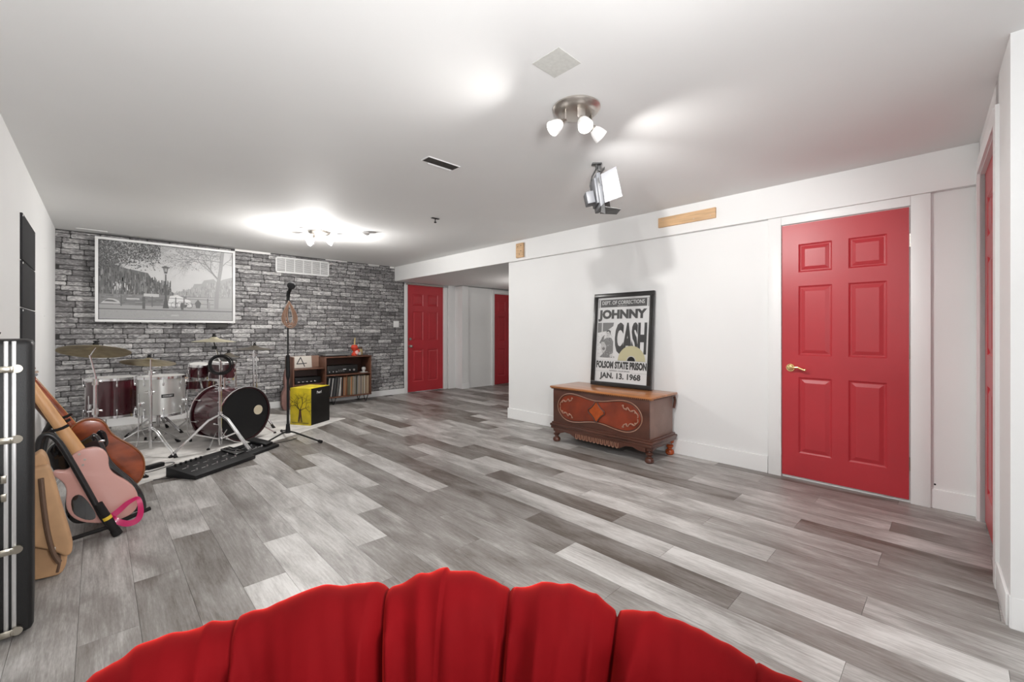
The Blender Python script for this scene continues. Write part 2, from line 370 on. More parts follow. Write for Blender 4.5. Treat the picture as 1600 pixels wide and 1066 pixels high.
# door 3: right wall, local +x runs towards -Y world ; front faces -X
d3=sroot('door_1',(4.078,.995,0),-PI/2)
def shifted(fn,off):
    before=set(bpy.data.objects); fn()
    for o in set(bpy.data.objects)-before:
        if o.type=='MESH': o.data.transform(Matrix.Translation(off))
shifted(lambda:six_panel(d3,.77,2.04,RED),(0,-.013,.022))
shifted(lambda:lever(d3,.062,.90,BRASS),(0,-.013,0))
for z in(.27,1.05,1.83): hinge(d3,.772,z)
casing(d3,0,.775,2.065,.10,-.024,.105,True)
bx(-.1,.875,-.012,.02,2.165,2.17).build('head_strip',TRIM,d3)
bx(0,.775,.02,.04,0,.03).build('threshold',mat('threshold_white',(.85,.85,.87),.5),d3,0)
# door 2 : back wall, hall
d1=sroot('door_2',(4.30,YB+.02,0),0)
shifted(lambda:six_panel(d1,.83,2.08,RED),(0,-.01,.01))
def knob(root,x,z): G().cyl((x,-.01,z),(x,-.018,z),.03,n=20).cyl((x,-.018,z),(x,-.05,z),.01).sph((x,-.06,z),.027,(1,.8,1)).build('door_knob',STEEL,root)
knob(d1,.065,.90); G().cyl((.065,-.01,1.04),(.065,-.03,1.04),.027,.024,20).build('deadbolt',STEEL,d1)
casing(d1,0,.835,2.09,.07,-.04,.085,False,.05); bx(0,.83,-.03,.03,2.095,2.12).build('head_strip',STEEL,d1)
# door 3 : hall second
d2=sroot('door_3',(6.30,7.085,0),0)
shifted(lambda:six_panel(d2,.78,2.0,RED),(0,-.004,.01)); casing(d2,0,.785,2.02,.075,-.025,.075,True,.06)
# door 4 : right alcove wall, seen at a grazing angle
aw=R(-1.6)
al=sroot('wall_alcove',(4.085,-.104,0),PI+R(2.0))   # local +x towards -X world, front -Y -> faces +Y world
bx(-.02,.095,0,.12,0,H).box((.94+.25,.06,1.2),(.50,.12,2.4)).box((.55,.06,2.30),(1.0,.12,.24)).build('wall_panel',WHITE,al,0)
bx(.99,1.425,-.012,0,0,.13,.003).build('skirting',TRIM,al)
d4=sroot('door_4',(4.085,-.104,0),PI+R(2.0))
shifted(lambda:six_panel(d4,.90,2.17,RED),(.098,.022,.012))
bx(.03,.095,-.014,.03,0,2.25).build('jamb_casing',TRIM,d4); bx(1.0,1.09,-.014,.03,0,2.25).build('jamb_casing',TRIM,d4); bx(.095,1.0,-.014,.03,2.185,2.27).build('head_casing',TRIM,d4)
WR=bpy.data.objects['wall_right']
for y,z in [(0.096, 0.159), (1.088, 0.098), (-0.101, 0.165)]: G().cyl((4.0785,y,z),(4.081,y,z),.006,n=10).build('screw_hole',BLACK,WR)
# small things fixed to walls and ceiling
BLOCK=mat('pine',(.62,.40,.22),.6,var=.18,vscale=10,stretch=(3,.4,6))
t=thing('wood_board','long bare pine board screwed to the white beam above the chest','board',(4.03,1.78,2.27))
G().box((-.011,0,0),(.022,.55,.095),.003).build('board',BLOCK,t)
for y in(-.23,-.08,.1,.22): G().cyl((-.021,y,.02*(1 if y>0 else -1)),(-.0235,y,.02*(1 if y>0 else -1)),.004,n=8).build('screw',STEEL,t)
t=thing('wood_block','small pine block on the beam above the wall corner','block',(4.03,4.0,2.262))
G().box((-.014,0,0),(.028,.13,.19),.003).build('block',BLOCK,t)
for y,z in((-.03,.06),(.03,.05),(.0,-.05),(-.03,-.01)): G().cyl((-.027,y,z),(-.0295,y,z),.006,n=8).build('screw',BLACK,t)
t=thing('wall_vent','white louvered air return grille at the top of the brick wall','vent',(2.40,YB-.008,2.235))
g=G().box((0,0,.115),(.82,.012,.02),.003).box((0,0,-.115),(.82,.012,.02),.003).box((-.4,0,0),(.02,.012,.25),.003).box((.4,0,0),(.02,.012,.25),.003)
g.build('frame',TRIM,t)
for k in range(1,6): G().box((-.4+.8*k/6,0,0),(.012,.01,.22)).build('divider',TRIM,t)
for k in range(14): G().box((0,.002,-.1+.2*k/13),(.79,.006,.007),0,Matrix.Rotation(R(25),4,'X')).build('slat',TRIM,t,0)
G().box((0,.007,0),(.79,.002,.22)).build('backing',mat('vent_dark',(.3,.3,.3),.8),t,0)
t=thing('light_switch','white double light switch plate on the brick wall beside the door','switch',(4.055,YB-.012,1.325))
G().box((0,0,0),(.115,.008,.118),.003).build('plate',TRIM,t)
for x in(-.025,.025): G().box((x,-.006,0),(.032,.006,.066),.002).build('rocker',TRIM,t)
t=thing('smoke_detector','round white smoke detector on the ceiling beside the far light','detector',(2.336,5.0,H))
G().lathe([(0,0),(.065,0),(.066,-.012),(.06,-.024),(.045,-.034),(0,-.036)],32).build('body',TRIM,t); G().lathe([(.061,-.02),(.0625,-.022),(.061,-.025)],32).build('vent_ring',mat('grey_pl',(.4,.4,.4),.5),t)
t=thing('ceiling_bracket','small dark metal bracket hanging from the bare ceiling','bracket',(2.588,3.852,H))
G().box((0,0,-.004),(.09,.03,.006),.001).cyl((0,0,-.004),(0,0,-.04),.005).box((0,0,-.045),(.02,.02,.012),.002).build('bracket',BLACK,t)
o=G().box((0,0,0),(.155,.155,.0015),0).build('ceiling_patch',mat('patch_grey',(.60,.60,.57),.8,var=.06,vscale=60),None,0); o.location=(1.48,1.243,H-.001); tag(o,'pale grey square patch stuck on the ceiling near the front light','patch')
t=thing('ceiling_slot','uncovered dark vent slot in the ceiling with torn white edge','vent',(1.77,2.56,H))
G().box((0,0,-.002),(.262,.085,.004)).build('opening',mat('slot_dark',(.045,.04,.036),.9,var=.3,vscale=30),t,0)
g=G().box((.02,.05,-.006),(.2,.006,.012)); g.box((0,-.0455,-.003),(.27,.005,.006)).box((-.134,0,-.003),(.006,.09,.006)); g.build('torn_edge',TRIM,t,0)
o=G().box((0,0,0),(.27,.02,.006),.001).build('ceiling_strip',TRIM,None); o.location=(-.045,7.126,H-.003); tag(o,'thin white strip on the ceiling above the canal picture','strip')
FELT=mat('black_felt',(.024,.024,.026),.9,bump=.5,bscale=300)
for col,(y0,y1,nm) in enumerate(((4.42,5.25,'nearer'),(6.05,6.93,'farther'))):
    for k,pos in enumerate(('bottom','middle','top')):
        t=thing('acoustic_panel',f'{pos} black felt acoustic panel of the {nm} column on the left wall','panel',(-.385,(y0+y1)/2,1.04+.325*k),0,'black acoustic panels on the left wall')
        G().box((.008,0,.158+.0),(.022,y1-y0,.316),.002).build('felt',FELT,t)
        for yy in(y0,y1):
            G().box((.02,(yy-(y0+y1)/2)*.97,.30),(.004,.012,.012),.001).build('pin',TRIM,t)
# ---------------- picture
def canal(parent,w,h):
    A=Art(); q=random.Random(5)
    for i in range(24):
        v=i/24; A.rect(0,v*h,w,(v+1/24)*h+.0001,.50+.12*v if v<.5 else .56-.06*(v-.5))
    P=lambda l:[(a*w,b*h) for a,b in l]
    A.layer(); A.poly(P([(0,.80),(.1,.70),(.18,.66),(.33,.62),(.36,.54),(.42,.5),(.47,.42),(.52,.37),(.52,.3),(0,.3)]),.13)
    A.poly(P([(.52,.37),(.60,.41),(.66,.44),(.68,.51),(.74,.52),(.76,.57),(.84,.60),(.87,.55),(.92,.6),(1,.64),(1,.25),(.52,.3)]),.36)
    A.layer()
    for _ in range(420):
        u=q.random()*.5; v=.3+q.random()*.38*(1-u*1.2); A.rect(u*w,v*h,(u+.004+q.random()*.006)*w,(v+.02+q.random()*.07)*h,q.choice([.06,.09,.13,.2,.26,.09]))
    for _ in range(260):
        u=.53+q.random()*.46; v=.3+q.random()*.28*max(.15,(u-.5)*2); A.rect(u*w,v*h,(u+.003+q.random()*.006)*w,(v+.02+q.random()*.06)*h,q.choice([.28,.32,.4,.46,.3]))
    for _ in range(16):
        u=.07+q.random()*.13; v=.36+q.random()*.08; A.rect(u*w,v*h,(u+.008)*w,(v+.04)*h,.55)
    A.layer(); A.poly(P([(0,.32),(.5,.335),(.55,.33),(1,.33),(1,.18),(0,.17)]),.20); A.poly(P([(.62,.32),(1,.33),(1,.18),(.6,.18)]),.38)
    A.poly(P([(.49,.325),(.545,.345),(.65,.27),(.66,.18),(.47,.18)]),.66); A.poly(P([(.3,.30),(.41,.30),(.41,.345),(.3,.345)]),.5)
    for _ in range(60):
        u=q.random()*.45; v=.18+q.random()*.13; A.rect(u*w,v*h,(u+.02+q.random()*.04)*w,(v+.008)*h,q.choice([.12,.16,.26,.3]))
    A.layer(); A.poly(P([(.01,.2),(.14,.2),(.13,.235),(.1,.26),(.06,.265),(.03,.23)]),.5); A.poly(P([(.03,.225),(.12,.22),(.09,.245),(.05,.248)]),.12); A.rect(.18*w,.26*h,.27*w,.275*h,.55)
    A.rect(.38*w,.25*h,.44*w,.275*h,.15)
    A.rect(0,0,w,.185*h,.34); A.rect(0,.125*h,w,.135*h,.1)
    for _ in range(260):
        u=q.random(); v=q.random()*.12; A.rect(u*w,v*h,(u+.01)*w,(v+.003)*h,.27 if q.random()<.6 else .4)
    A.rect(.5*w,.05*h,.56*w,.07*h,.45)
    A.layer()
    for v in(.30,.235): A.line(P([(.14,v),(.5,v-.005),(.84,v-.01)]),.006,.16)
    for u in(.145,.36,.535,.60,.79): A.rect((u-.004)*w,.17*h,(u+.004)*w,.31*h,.14)
    for u,vv in((.3,.30),(.585,.24),(.80,.26)): A.rect((u-.010)*w,.14*h,(u+.010)*w,vv*h,.11 if u<.7 else .3)
    for u in(.525,.64): 
        c=[(u*w+.034*math.cos(i*PI/10),.205*h+.042*math.sin(i*PI/10)) for i in range(21)]; A.line(c,.004,.1)
    A.line(P([(.525,.205),(.56,.25),(.61,.25),(.64,.205)]),.005,.1); A.poly(P([(.57,.17),(.61,.17),(.63,.21),(.57,.22)]),.1)
    A.poly(P([(.695,.17),(.725,.17),(.735,.24),(.71,.29),(.685,.24)]),.13)
    A.layer(); A.poly(P([(.437,.155),(.483,.155),(.467,.30),(.464,.62),(.456,.62),(.453,.30)]),.09)
    A.poly(P([(.425,.71),(.46,.735),(.495,.71),(.478,.70),(.470,.63),(.450,.63),(.442,.70)]),.10); A.rect(.45*w,.655*h,.47*w,.70*h,.32)
    # right tree
    A.poly(P([(.845,.16),(.88,.16),(.885,.45),(.915,.75),(.93,1),(.90,1),(.885,.74),(.86,.5),(.845,.3)]),.30)
    def br(x,y,a,l,wd,dp,c):
        p=[(x,y)]
        for _ in range(4): a+=q.uniform(-.22,.22); x+=l/4*math.cos(a); y+=l/4*math.sin(a); y=min(y,h*.995); x=min(max(x,.002),w*.998); p.append((x,y))
        A.line(p,wd,c,wd*.6)
        if dp>0:
            for _ in range(3):
                i=q.randint(1,4); br(*p[i],a+q.uniform(-.9,.9),l*.62,wd*.55,dp-1,c+.02)
    br(.875*w,.6*h,R(135),.3,.018,5,.26); br(.91*w,.85*h,R(165),.34,.010,5,.26); br(.9*w,.93*h,R(185),.4,.008,5,.24); br(.92*w,.8*h,R(60),.15,.01,3,.28)
    A.layer()
    for _ in range(2600):
        u=q.random()**1.5*.42; v=1-q.random()*(.36-.75*u*q.random()); 
        if v<.62: continue
        s_=.003+q.random()*.006; a=q.random()*3; A.poly([(u*w+s_*math.cos(a+k*PI/2),min(h,v*h+s_*math.sin(a+k*PI/2))) for k in range(4)],q.choice([.05,.08,.12,.2]))
    for _ in range(900):
        u=.3+q.random()*.6; v=1-q.random()**1.4*.30; s_=.002+q.random()*.0035; A.poly([(u*w-s_,v*h),(u*w,min(h,v*h+s_)),(u*w+s_,v*h),(u*w,v*h-s_)],q.choice([.2,.26,.32]))
    return A.build('canvas_print',parent,.45)
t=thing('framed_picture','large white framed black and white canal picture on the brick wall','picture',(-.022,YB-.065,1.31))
pw,ph=1.456,1.04
g=bx(0,pw,-.045,0,0,.03,.003); bx(0,pw,-.045,0,ph-.03,ph,.003,g); bx(0,.03,-.045,0,.03,ph-.03,.003,g); bx(pw-.03,pw,-.045,0,.03,ph-.03,.003,g); g.build('frame',TRIM,t)
bx(.028,pw-.028,-.018,0,.028,ph-.028).build('backing',BLACK,t,0)
c=canal(t,pw-.072,ph-.072); c.location=(.036,-.03,.036)
bx(.034,pw-.034,-.0295,-.018,.034,ph-.034).build('canvas',BLACK,t,0)
bx(1.122,1.374,.0,.066,-.065,.03,.003).build('shade_and_mount_block',mat('picture_shade',(.05,.048,.045),.6),t); bx(.2,.5,.0,.064,.85,.9,.003).build('shade_and_mount_block',BLACK,t)  # lower dark block stands in for the picture's shadow; upper one is hidden mount
# ---------------- ceiling lights
GLASS=mat('frosted_glass',(.92,.91,.9),.5,emit=.12); BULB=mat('bulb',(1,.97,.9),.5,emit=14)
def ceiling_light(loc,label,heads,rz,power,glow,wall):
    t=thing('ceiling_spotlight',label,'ceiling light',loc,0,'nickel three head spotlights')
    G().lathe([(0,0),(.118,0),(.126,-.006),(.126,-.012),(.112,-.03),(.09,-.037),(0,-.040)],48).build('canopy',STEEL,t)
    for az,tilt,rr in heads:
        d=Vector((math.cos(az),math.sin(az),0)); side=Vector((-d.y,d.x,0))
        a0=d*rr+Vector((0,0,-.03)); M=Matrix.Translation(a0+Vector((0,0,-.026)))@Matrix.Rotation(az,4,'Z')
        h=G().box((0,0,0),(.006,.044,.062),.002,M).build('bracket',STEEL,t)
        p=a0+Vector((0,0,-.058)); v=(d*math.cos(tilt)-Vector((0,0,1))*math.sin(tilt)).normalized()
        q=Vector((0,0,1)).rotation_difference(v).to_matrix().to_4x4(); MM=Matrix.Translation(p-v*.01)@q
        G().lathe([(0,0),(.010,0),(.022,.04),(.020,.04)],20,MM).build('cone',STEEL,t)
        sh=G().lathe([(.020,.034),(.030,.05),(.037,.075),(.040,.098),(.0385,.098),(.035,.075),(.028,.05),(.018,.036)],28,MM).build('glass_shade',GLASS,t)
        bl=G().lathe([(0,.04),(.012,.045),(.020,.06),(.022,.074),(.014,.082),(0,.084)],16,MM).build('bulb',BULB,sh)
        l=bpy.data.lights.new('lamp','SPOT'); l.energy=power; l.spot_size=R(150); l.spot_blend=.9; l.shadow_soft_size=.012; l.color=(1,.975,.945)
        lo=bpy.data.objects.new('lamp',l); COL.objects.link(lo); lo.parent=t; lo.location=p+v*.096
        lo.rotation_euler=v.to_track_quat('-Z','Y').to_euler()
    l=bpy.data.lights.new('glow','POINT'); l.energy=glow; l.shadow_soft_size=.05; l.color=(1,.98,.955); lo=bpy.data.objects.new('glow',l); COL.objects.link(lo); lo.parent=t; lo.location=(0,0,-.20)
    if wall:   # light leaving the frosted shades towards the long white wall
        l=bpy.data.lights.new('wall_glow','SPOT'); l.energy=wall*1.15; l.spot_size=R(104); l.spot_blend=.45; l.shadow_soft_size=.022; l.color=(1,.985,.965)
        lo=bpy.data.objects.new('wall_glow',l); COL.objects.link(lo); lo.parent=t; lo.location=(.08,.03,-.15); lo.rotation_euler=Vector((math.cos(R(12)),math.sin(R(12)),-.60)).to_track_quat('-Z','Y').to_euler()
    return t
fwd=PI/2-TH   # azimuth of the view direction
ceiling_light((1.845,1.41,H),'brushed nickel three head spotlight on the ceiling nearest the camera',[(fwd+R(110),R(38),.075),(fwd-R(165),R(52),.06),(fwd-R(70),R(36),.082)],0,24,0,42)
ceiling_light((1.93,5.35,H),'brushed nickel three head spotlight on the ceiling before the brick wall',[(fwd+R(150),R(20),.075),(fwd+R(80),R(34),.07),(fwd-R(60),R(22),.07)],0,38,42,0)
# stage light
DG=mat('dark_metal',(.06,.06,.06),.45,.3); LW=mat('light_grey_metal',(.10,.103,.112),.5)
right=Vector((math.cos(-TH),math.sin(-TH),0)); fw=Vector((math.sin(TH),math.cos(TH),0))
t=thing('stage_light','small stage spotlight with open barn doors hanging from the ceiling','stage light',(2.577,1.792,H))
# local frame: x = beam direction (camera right, slightly up), y = away from camera, z = up
t.rotation_euler=(0,0,-TH)
def mk(n,g,m): return g.build(n,m,t)
mk('mount_plate',G().box((0,0,-.004),(.065,.05,.008),.001),DG); mk('stem',G().cyl((0,0,-.008),(0,0,-.04),.008,n=10).box((.02,0,-.035),(.02,.02,.04),.002),DG)
mk('yoke',G().tube([(0,0,-.035),(-.005,-.07,-.07),(-.008,-.1,-.15),(.005,-.1,-.19)],.006).tube([(0,0,-.035),(-.02,.06,-.07),(-.028,.1,-.13),(-.02,.1,-.19)],.006),DG)
Mb=Matrix.Translation((.008,0,-.215))@Matrix.Rotation(R(-8),4,'Y')
bd_=mk('body',G().box((0,0,0),(.03,.20,.235),.004,Mb).box((-.02,0,0),(.02,.16,.18),.004,Mb),LW)
mk('driver_box',G().box((-.062,-.02,-.045),(.055,.10,.085),.004,Mb@Matrix.Rotation(R(-4),4,'Y')),LW)
mk2=lambda n,g,m:g.build(n,m,bd_)
mk2('lens',G().cyl(Mb@Vector((.0155,0,0)),Mb@Vector((.019,0,0)),.085,n=32),GLASS)
def flap(pts,m): 
    g=G(); p=[Mb@Vector(q) for q in pts]; n=(p[1]-p[0]).cross(p[2]-p[0]).normalized()*.0012
    g.quad(*[a+n for a in p]); g.quad(*[a-n for a in p[::-1]])
    for i in range(4): g.quad(p[i]+n,p[i]-n,p[(i+1)%4]-n,p[(i+1)%4]+n)
    return g.build('barn_door',m,bd_,0)
flap([(.016,-.105,-.10),(.016,-.105,.10),(.115,-.15,.125),(.13,-.15,-.085)],LW)
flap([(.016,.105,-.11),(.016,.105,.11),(.12,.16,.10),(.12,.16,-.10)],DG)
flap([(.016,-.07,.12),(.016,.09,.12),(.10,.10,.20),(.07,-.03,.175)],DG)
flap([(.016,-.09,-.122),(.016,.09,-.122),(.14,.09,-.145),(.12,-.11,-.16)],DG)
flap([(-.012,-.106,-.12),(.014,-.106,-.10),(.0,-.14,-.185),(-.03,-.14,-.17)],DG)
# ================= FURNITURE
# --- chest
CH_TOP=mat('chest_top',(.42,.16,.05),.28,var=.25,vscale=7,stretch=(2,.3,1),coat=.3); CH=mat('chest_wood',(.080,.027,.016),.33,var=.25,vscale=8,stretch=(2,.4,1),coat=.2)
CH_R=mat('chest_veneer',(.20,.030,.010),.25,var=.3,vscale=6,coat=.4); CH_S=mat('chest_side',(.26,.17,.14),.45,var=.1,vscale=10); CH_O=mat('chest_diamond',(.36,.065,.012),.25,var=.2,vscale=30)
CARV=mat('chest_carving',(.33,.17,.11),.4)
t=thing('blanket_chest','carved reddish wooden chest on turned feet against the white wall','chest',(3.80,2.475,0),-PI/2)
# local: x along length (towards -Y world), -y = front (towards -X world)
Lc,Dc=1.15,.46; yf=-.235
G().box((0,0,.395),(Lc-.02,Dc-.02,.37),.004).build('body',CH_S,t)
bx(-Lc/2+.012,Lc/2-.012,yf-.001,yf+.02,.215,.575,.002).build('front_board',CH,t)
g=G(); g.box((0,0,.592),(Lc+.05,Dc+.05,.022),.008).box((0,-.0,.577),(Lc+.03,Dc+.03,.012),.004); g.build('lid',CH_TOP,t)
g=G()
for k in range(58): g.box((-Lc/2+.01+k*(Lc-.02)/57,yf-.016,.578),(.010,.008,.010),.002)
for k in range(22): g.box((Lc/2+.016,-.2+k*.4/21,.578),(.008,.010,.010),.002)
g.build('bead_moulding',CH,t,35,'stuff')
G().box((0,0,.205),(Lc+.02,Dc+.02,.022),.007).box((0,0,.185),(Lc+.05,Dc+.05,.028),.01).box((0,0,.158),(Lc+.035,Dc+.035,.030),.008).build('base_moulding',CH,t)
ap=[(-.53,.145),(-.53,.10),(-.46,.105),(-.40,.125),(-.33,.12),(-.28,.098),(-.26,.085),(.26,.085),(.28,.098),(.33,.12),(.40,.125),(.46,.105),(.53,.10),(.53,.145)]
G().prism(ap,yf-.012,yf+.006,.002,1).build('apron',CH,t)
for k in range(12):
    x=-.235+k*.043; G().tube(curve([(x-.012,yf-.014,.135),(x-.012,yf-.016,.095),(x,yf-.018,.082),(x+.012,yf-.016,.095),(x+.012,yf-.014,.135)],2),.004,6).build('apron_loop',CARV,t)
# side aprons
for sx in(-1,1): G().add(G().prism([(-.2,.145),(-.2,.10),(-.1,.12),(.1,.12),(.2,.10),(.2,.145)],0,.014).bm.copy(),Matrix.Translation((sx*(Lc/2-.006),0,0))@Matrix.Rotation(PI/2,4,'Z')).build('side_apron',CH,t)
leg=[(0,0),(.030,0),(.040,.012),(.041,.028),(.034,.045),(.020,.052),(.018,.062),(.026,.068),(.034,.078),(.034,.090),(.022,.098),(.02,.106),(.036,.116),(.040,.14),(.04,.15),(0,.15)]
for sx in(-1,1):
    for sy in(-1,1): G().lathe(leg,24,Matrix.Translation((sx*(Lc/2-.03),sy*(Dc/2-.03)-.0,0))).build('foot',CH_O if (sx>0 and sy>0) else CH,t)
hp=[(-.50,.395),(-.48,.46),(-.42,.52),(-.33,.545),(-.22,.535),(-.10,.51),(0,.50),(.10,.51),(.22,.535),(.33,.545),(.42,.52),(.48,.46),(.50,.395)]
pan=hp+[(x,.79-z) for x,z in hp[::-1][1:-1]]
pan2=[(x*.97,.395+(z-.395)*.9) for x,z in pan]
G().prism(chaikin(pan2,2),yf-.006,yf,.002,1).build('veneer_panel',CH_R,t)
G().tube([(x,yf-.005,z) for x,z in chaikin(pan,2)],.0045,6,True).build('panel_moulding',CARV,t)
dia=[(0,.50),(.035,.44),(.10,.395),(.035,.35),(0,.29),(-.035,.35),(-.10,.395),(-.035,.44)]
G().prism(chaikin(dia,1),yf-.013,yf-.004,.002,1).build('diamond',CH_O,t); G().tube([(x*1.15,yf-.011,.395+(z-.395)*1.12) for x,z in chaikin(dia,1)],.006,6,True).build('diamond_moulding',CH,t)
def scroll(sx,sz):
    p=[(sx*x,yf-.012,.395+sz*z) for x,z in((.30,.10),(.31,.075),(.335,.07),(.35,.095),(.37,.06),(.40,.055),(.415,.075),(.44,.05),(.46,.03),(.455,.005))]
    g=G().tube(curve(p,2),.0055,6); 
    for x,z in((.30,.10),(.335,.07),(.40,.062),(.43,.05)): g.sph((sx*x,yf-.011,.395+sz*z),.012,(1,.5,.8),10)
    g.build('carved_scroll',CARV,t)
for a in(-1,1):
    for b in(-1,1): scroll(a,b)
for sx in(-1,1): G().tube(curve([(sx*(Lc/2+.012),.21,.56),(sx*(Lc/2+.01),.235,.52),(sx*(Lc/2-.005),.232,.45)],2),.012,8).build('corner_bracket',CH,t)
# --- poster
t=thing('framed_poster','black framed concert poster with half a gold record leaning on the chest','poster',(3.975,2.463,.603),-PI/2)
t.rotation_euler=(R(-4.6),0,-PI/2)
pw,ph,fwid=.72,1.005,.045
BF=mat('frame_black',(.014,.013,.013),.3,coat=.2)
g=G(); x0=-pw/2
for a in((x0,x0+pw,0,fwid),(x0,x0+pw,ph-fwid,ph),(x0,x0+fwid,fwid,ph-fwid),(x0+pw-fwid,x0+pw,fwid,ph-fwid)): bx(a[0],a[1],-.035,.0,a[2],a[3],.003,g)
g.build('frame',BF,t); bx(x0+.02,x0+pw-.02,-.016,-.004,.02,ph-.02).build('backing',BLACK,t,0)
A=Art(); w_,h_=pw-2*fwid,ph-2*fwid; INK=.045
A.rect(0,0,w_,h_,.62); A.layer()
U=lambda x:x*w_
V=lambda y:y*h_
q=random.Random(2)
A.rect(U(.03),V(.885),U(.97),V(.975),.62); A.rect(U(.055),V(.885),U(.945),V(.975),.07); A.rect(U(.02),V(.88),U(.035),V(.98),.2); A.rect(U(.965),V(.88),U(.98),V(.98),.2)
A.rect(U(.02),V(.978),U(.98),V(.982),.2); A.layer()
A.text('DEPT. OF CORRECTIONS',U(.09),V(.915),U(.90),V(.960),.6,.012); A.text('PRESENTS',U(.40),V(.893),U(.58),V(.903),.5,.01)
A.text('JOHNNY',U(.02),V(.715),U(.95),V(.855),INK,.06); A.text('CASH',U(.37),V(.335),U(.96),V(.700),INK,.05)
A.text('FOLSOM STATE PRISON',U(.02),V(.158),U(.98),V(.245),INK,.055); A.text('REPRESA, CALIFORNIA',U(.29),V(.125),U(.68),V(.143),.1,.012)
A.text('JAN. 13. 1968',U(.10),V(.022),U(.88),V(.112),INK,.04)
A.rect(U(.0),V(.122),U(.27),V(.124),.2); A.rect(U(.70),V(.122),U(1),V(.124),.2); A.rect(0,V(.255),U(1),V(.257),.3)
# photo
A.poly([(U(.02),V(.70)),(U(.34),V(.70)),(U(.33),V(.66)),(U(.2),V(.6)),(U(.02),V(.58))],.16); A.rect(U(.10),V(.58),U(.12),V(.70),.55)
A.layer(); P=lambda l:[(U(a),V(b)) for a,b in l]
A.poly(P([(.16,.50),(.22,.525),(.30,.52),(.34,.48),(.345,.36),(.33,.285),(.08,.285),(.14,.33),(.12,.42),(.08,.46)]),.17)
A.poly(P([(.20,.53),(.205,.58),(.22,.60),(.26,.60),(.275,.57),(.265,.53),(.235,.515)]),.5); A.poly(P([(.195,.575),(.205,.605),(.25,.615),(.285,.6),(.28,.55),(.268,.575),(.25,.597),(.21,.59)]),.06)
A.layer(); A.rect(U(.205),V(.570),U(.245),V(.575),.12); A.rect(U(.21),V(.545),U(.235),V(.549),.2)
A.poly(P([(.10,.47),(.16,.47),(.21,.42),(.20,.37),(.14,.33),(.10,.38)]),.45); A.poly(P([(.06,.45),(.12,.53),(.16,.55),(.15,.50),(.10,.46)]),.14); A.disc(U(.155),V(.39),.018,.15)
A.poly(P([(.28,.32),(.34,.34),(.34,.30),(.29,.285)]),.5); A.text('&',U(.35),V(.285),U(.385),V(.305),.3)
for _ in range(200):
    u=.02+q.random()*.3; v=.28+q.random()*.3; A.rect(U(u),V(v),U(u+.008),V(v+.005),q.choice([.3,.45,.5,.2]))
A.build('poster_print',t,.35,.6).location=(x0+fwid,-.0165,fwid)
GOLD=mat('gold_record',(.60,.56,.36),.3,.5)
def half(r0,r1,n=40):
    return [(r1*math.cos(PI*i/n),r1*math.sin(PI*i/n)) for i in range(n+1)]+[(r0*math.cos(PI*i/n),r0*math.sin(PI*i/n)) for i in range(n,-1,-1)]
cx_,cz_=x0+fwid+U(.70),fwid+V(.258)
G().prism([(cx_+a,cz_+b) for a,b in half(.055,.158)],-.022,-.0185).build('gold_record',GOLD,t); G().prism([(cx_+a,cz_+b) for a,b in half(.045,.0545)],-.0222,-.0185).build('record_ring',HEADW,t)
G().prism([(cx_+a,cz_+b) for a,b in [(.045*math.cos(PI*i/24),.045*math.sin(PI*i/24)) for i in range(25)]],-.0215,-.0185).build('record_label',BLACK,t)
# --- papasan
VEL=mat('red_velvet',(.085,.001,.002),.8,var=.15,vscale=9,spec=.05,sheen=.55)
al_=R(20);  ctr=fw*(-.050)+right*(-.088)+Vector((0,0,.643))
E1=fw*math.cos(al_)+Vector((0,0,math.sin(al_))); E2=right; NN=(Vector((0,0,1))*math.cos(al_)-fw*math.sin(al_))
prof=[(0,-.40),(.14,-.395),(.27,-.37),(.37,-.31),(.44,-.22),(.49,-.12),(.535,-.045),(.575,-.006),(.61,0),(.64,-.02),(.66,-.055),(.665,-.10),(.65,-.15),(.60,-.22),(.50,-.33),(.32,-.44),(0,-.50)]
def sub(p,k): 
    return chaikin(p,k,False)
pr=sub(prof,2)
cre=[ -6.9,7.3,19.5,33,46,59,72,85,98,111,124,137,150,163,176,189,202,215,228,241,254,267,280,293,306,317,324,337.5]
cre=sorted([c%360 for c in cre]); cda=[1.0+.45*math.sin(k*2.1+.5) for k in range(len(cre))]
NP=1440; me=bpy.data.meshes.new('cushion'); V_=[];F_=[]
from mathutils import noise as mn
L=len(pr)
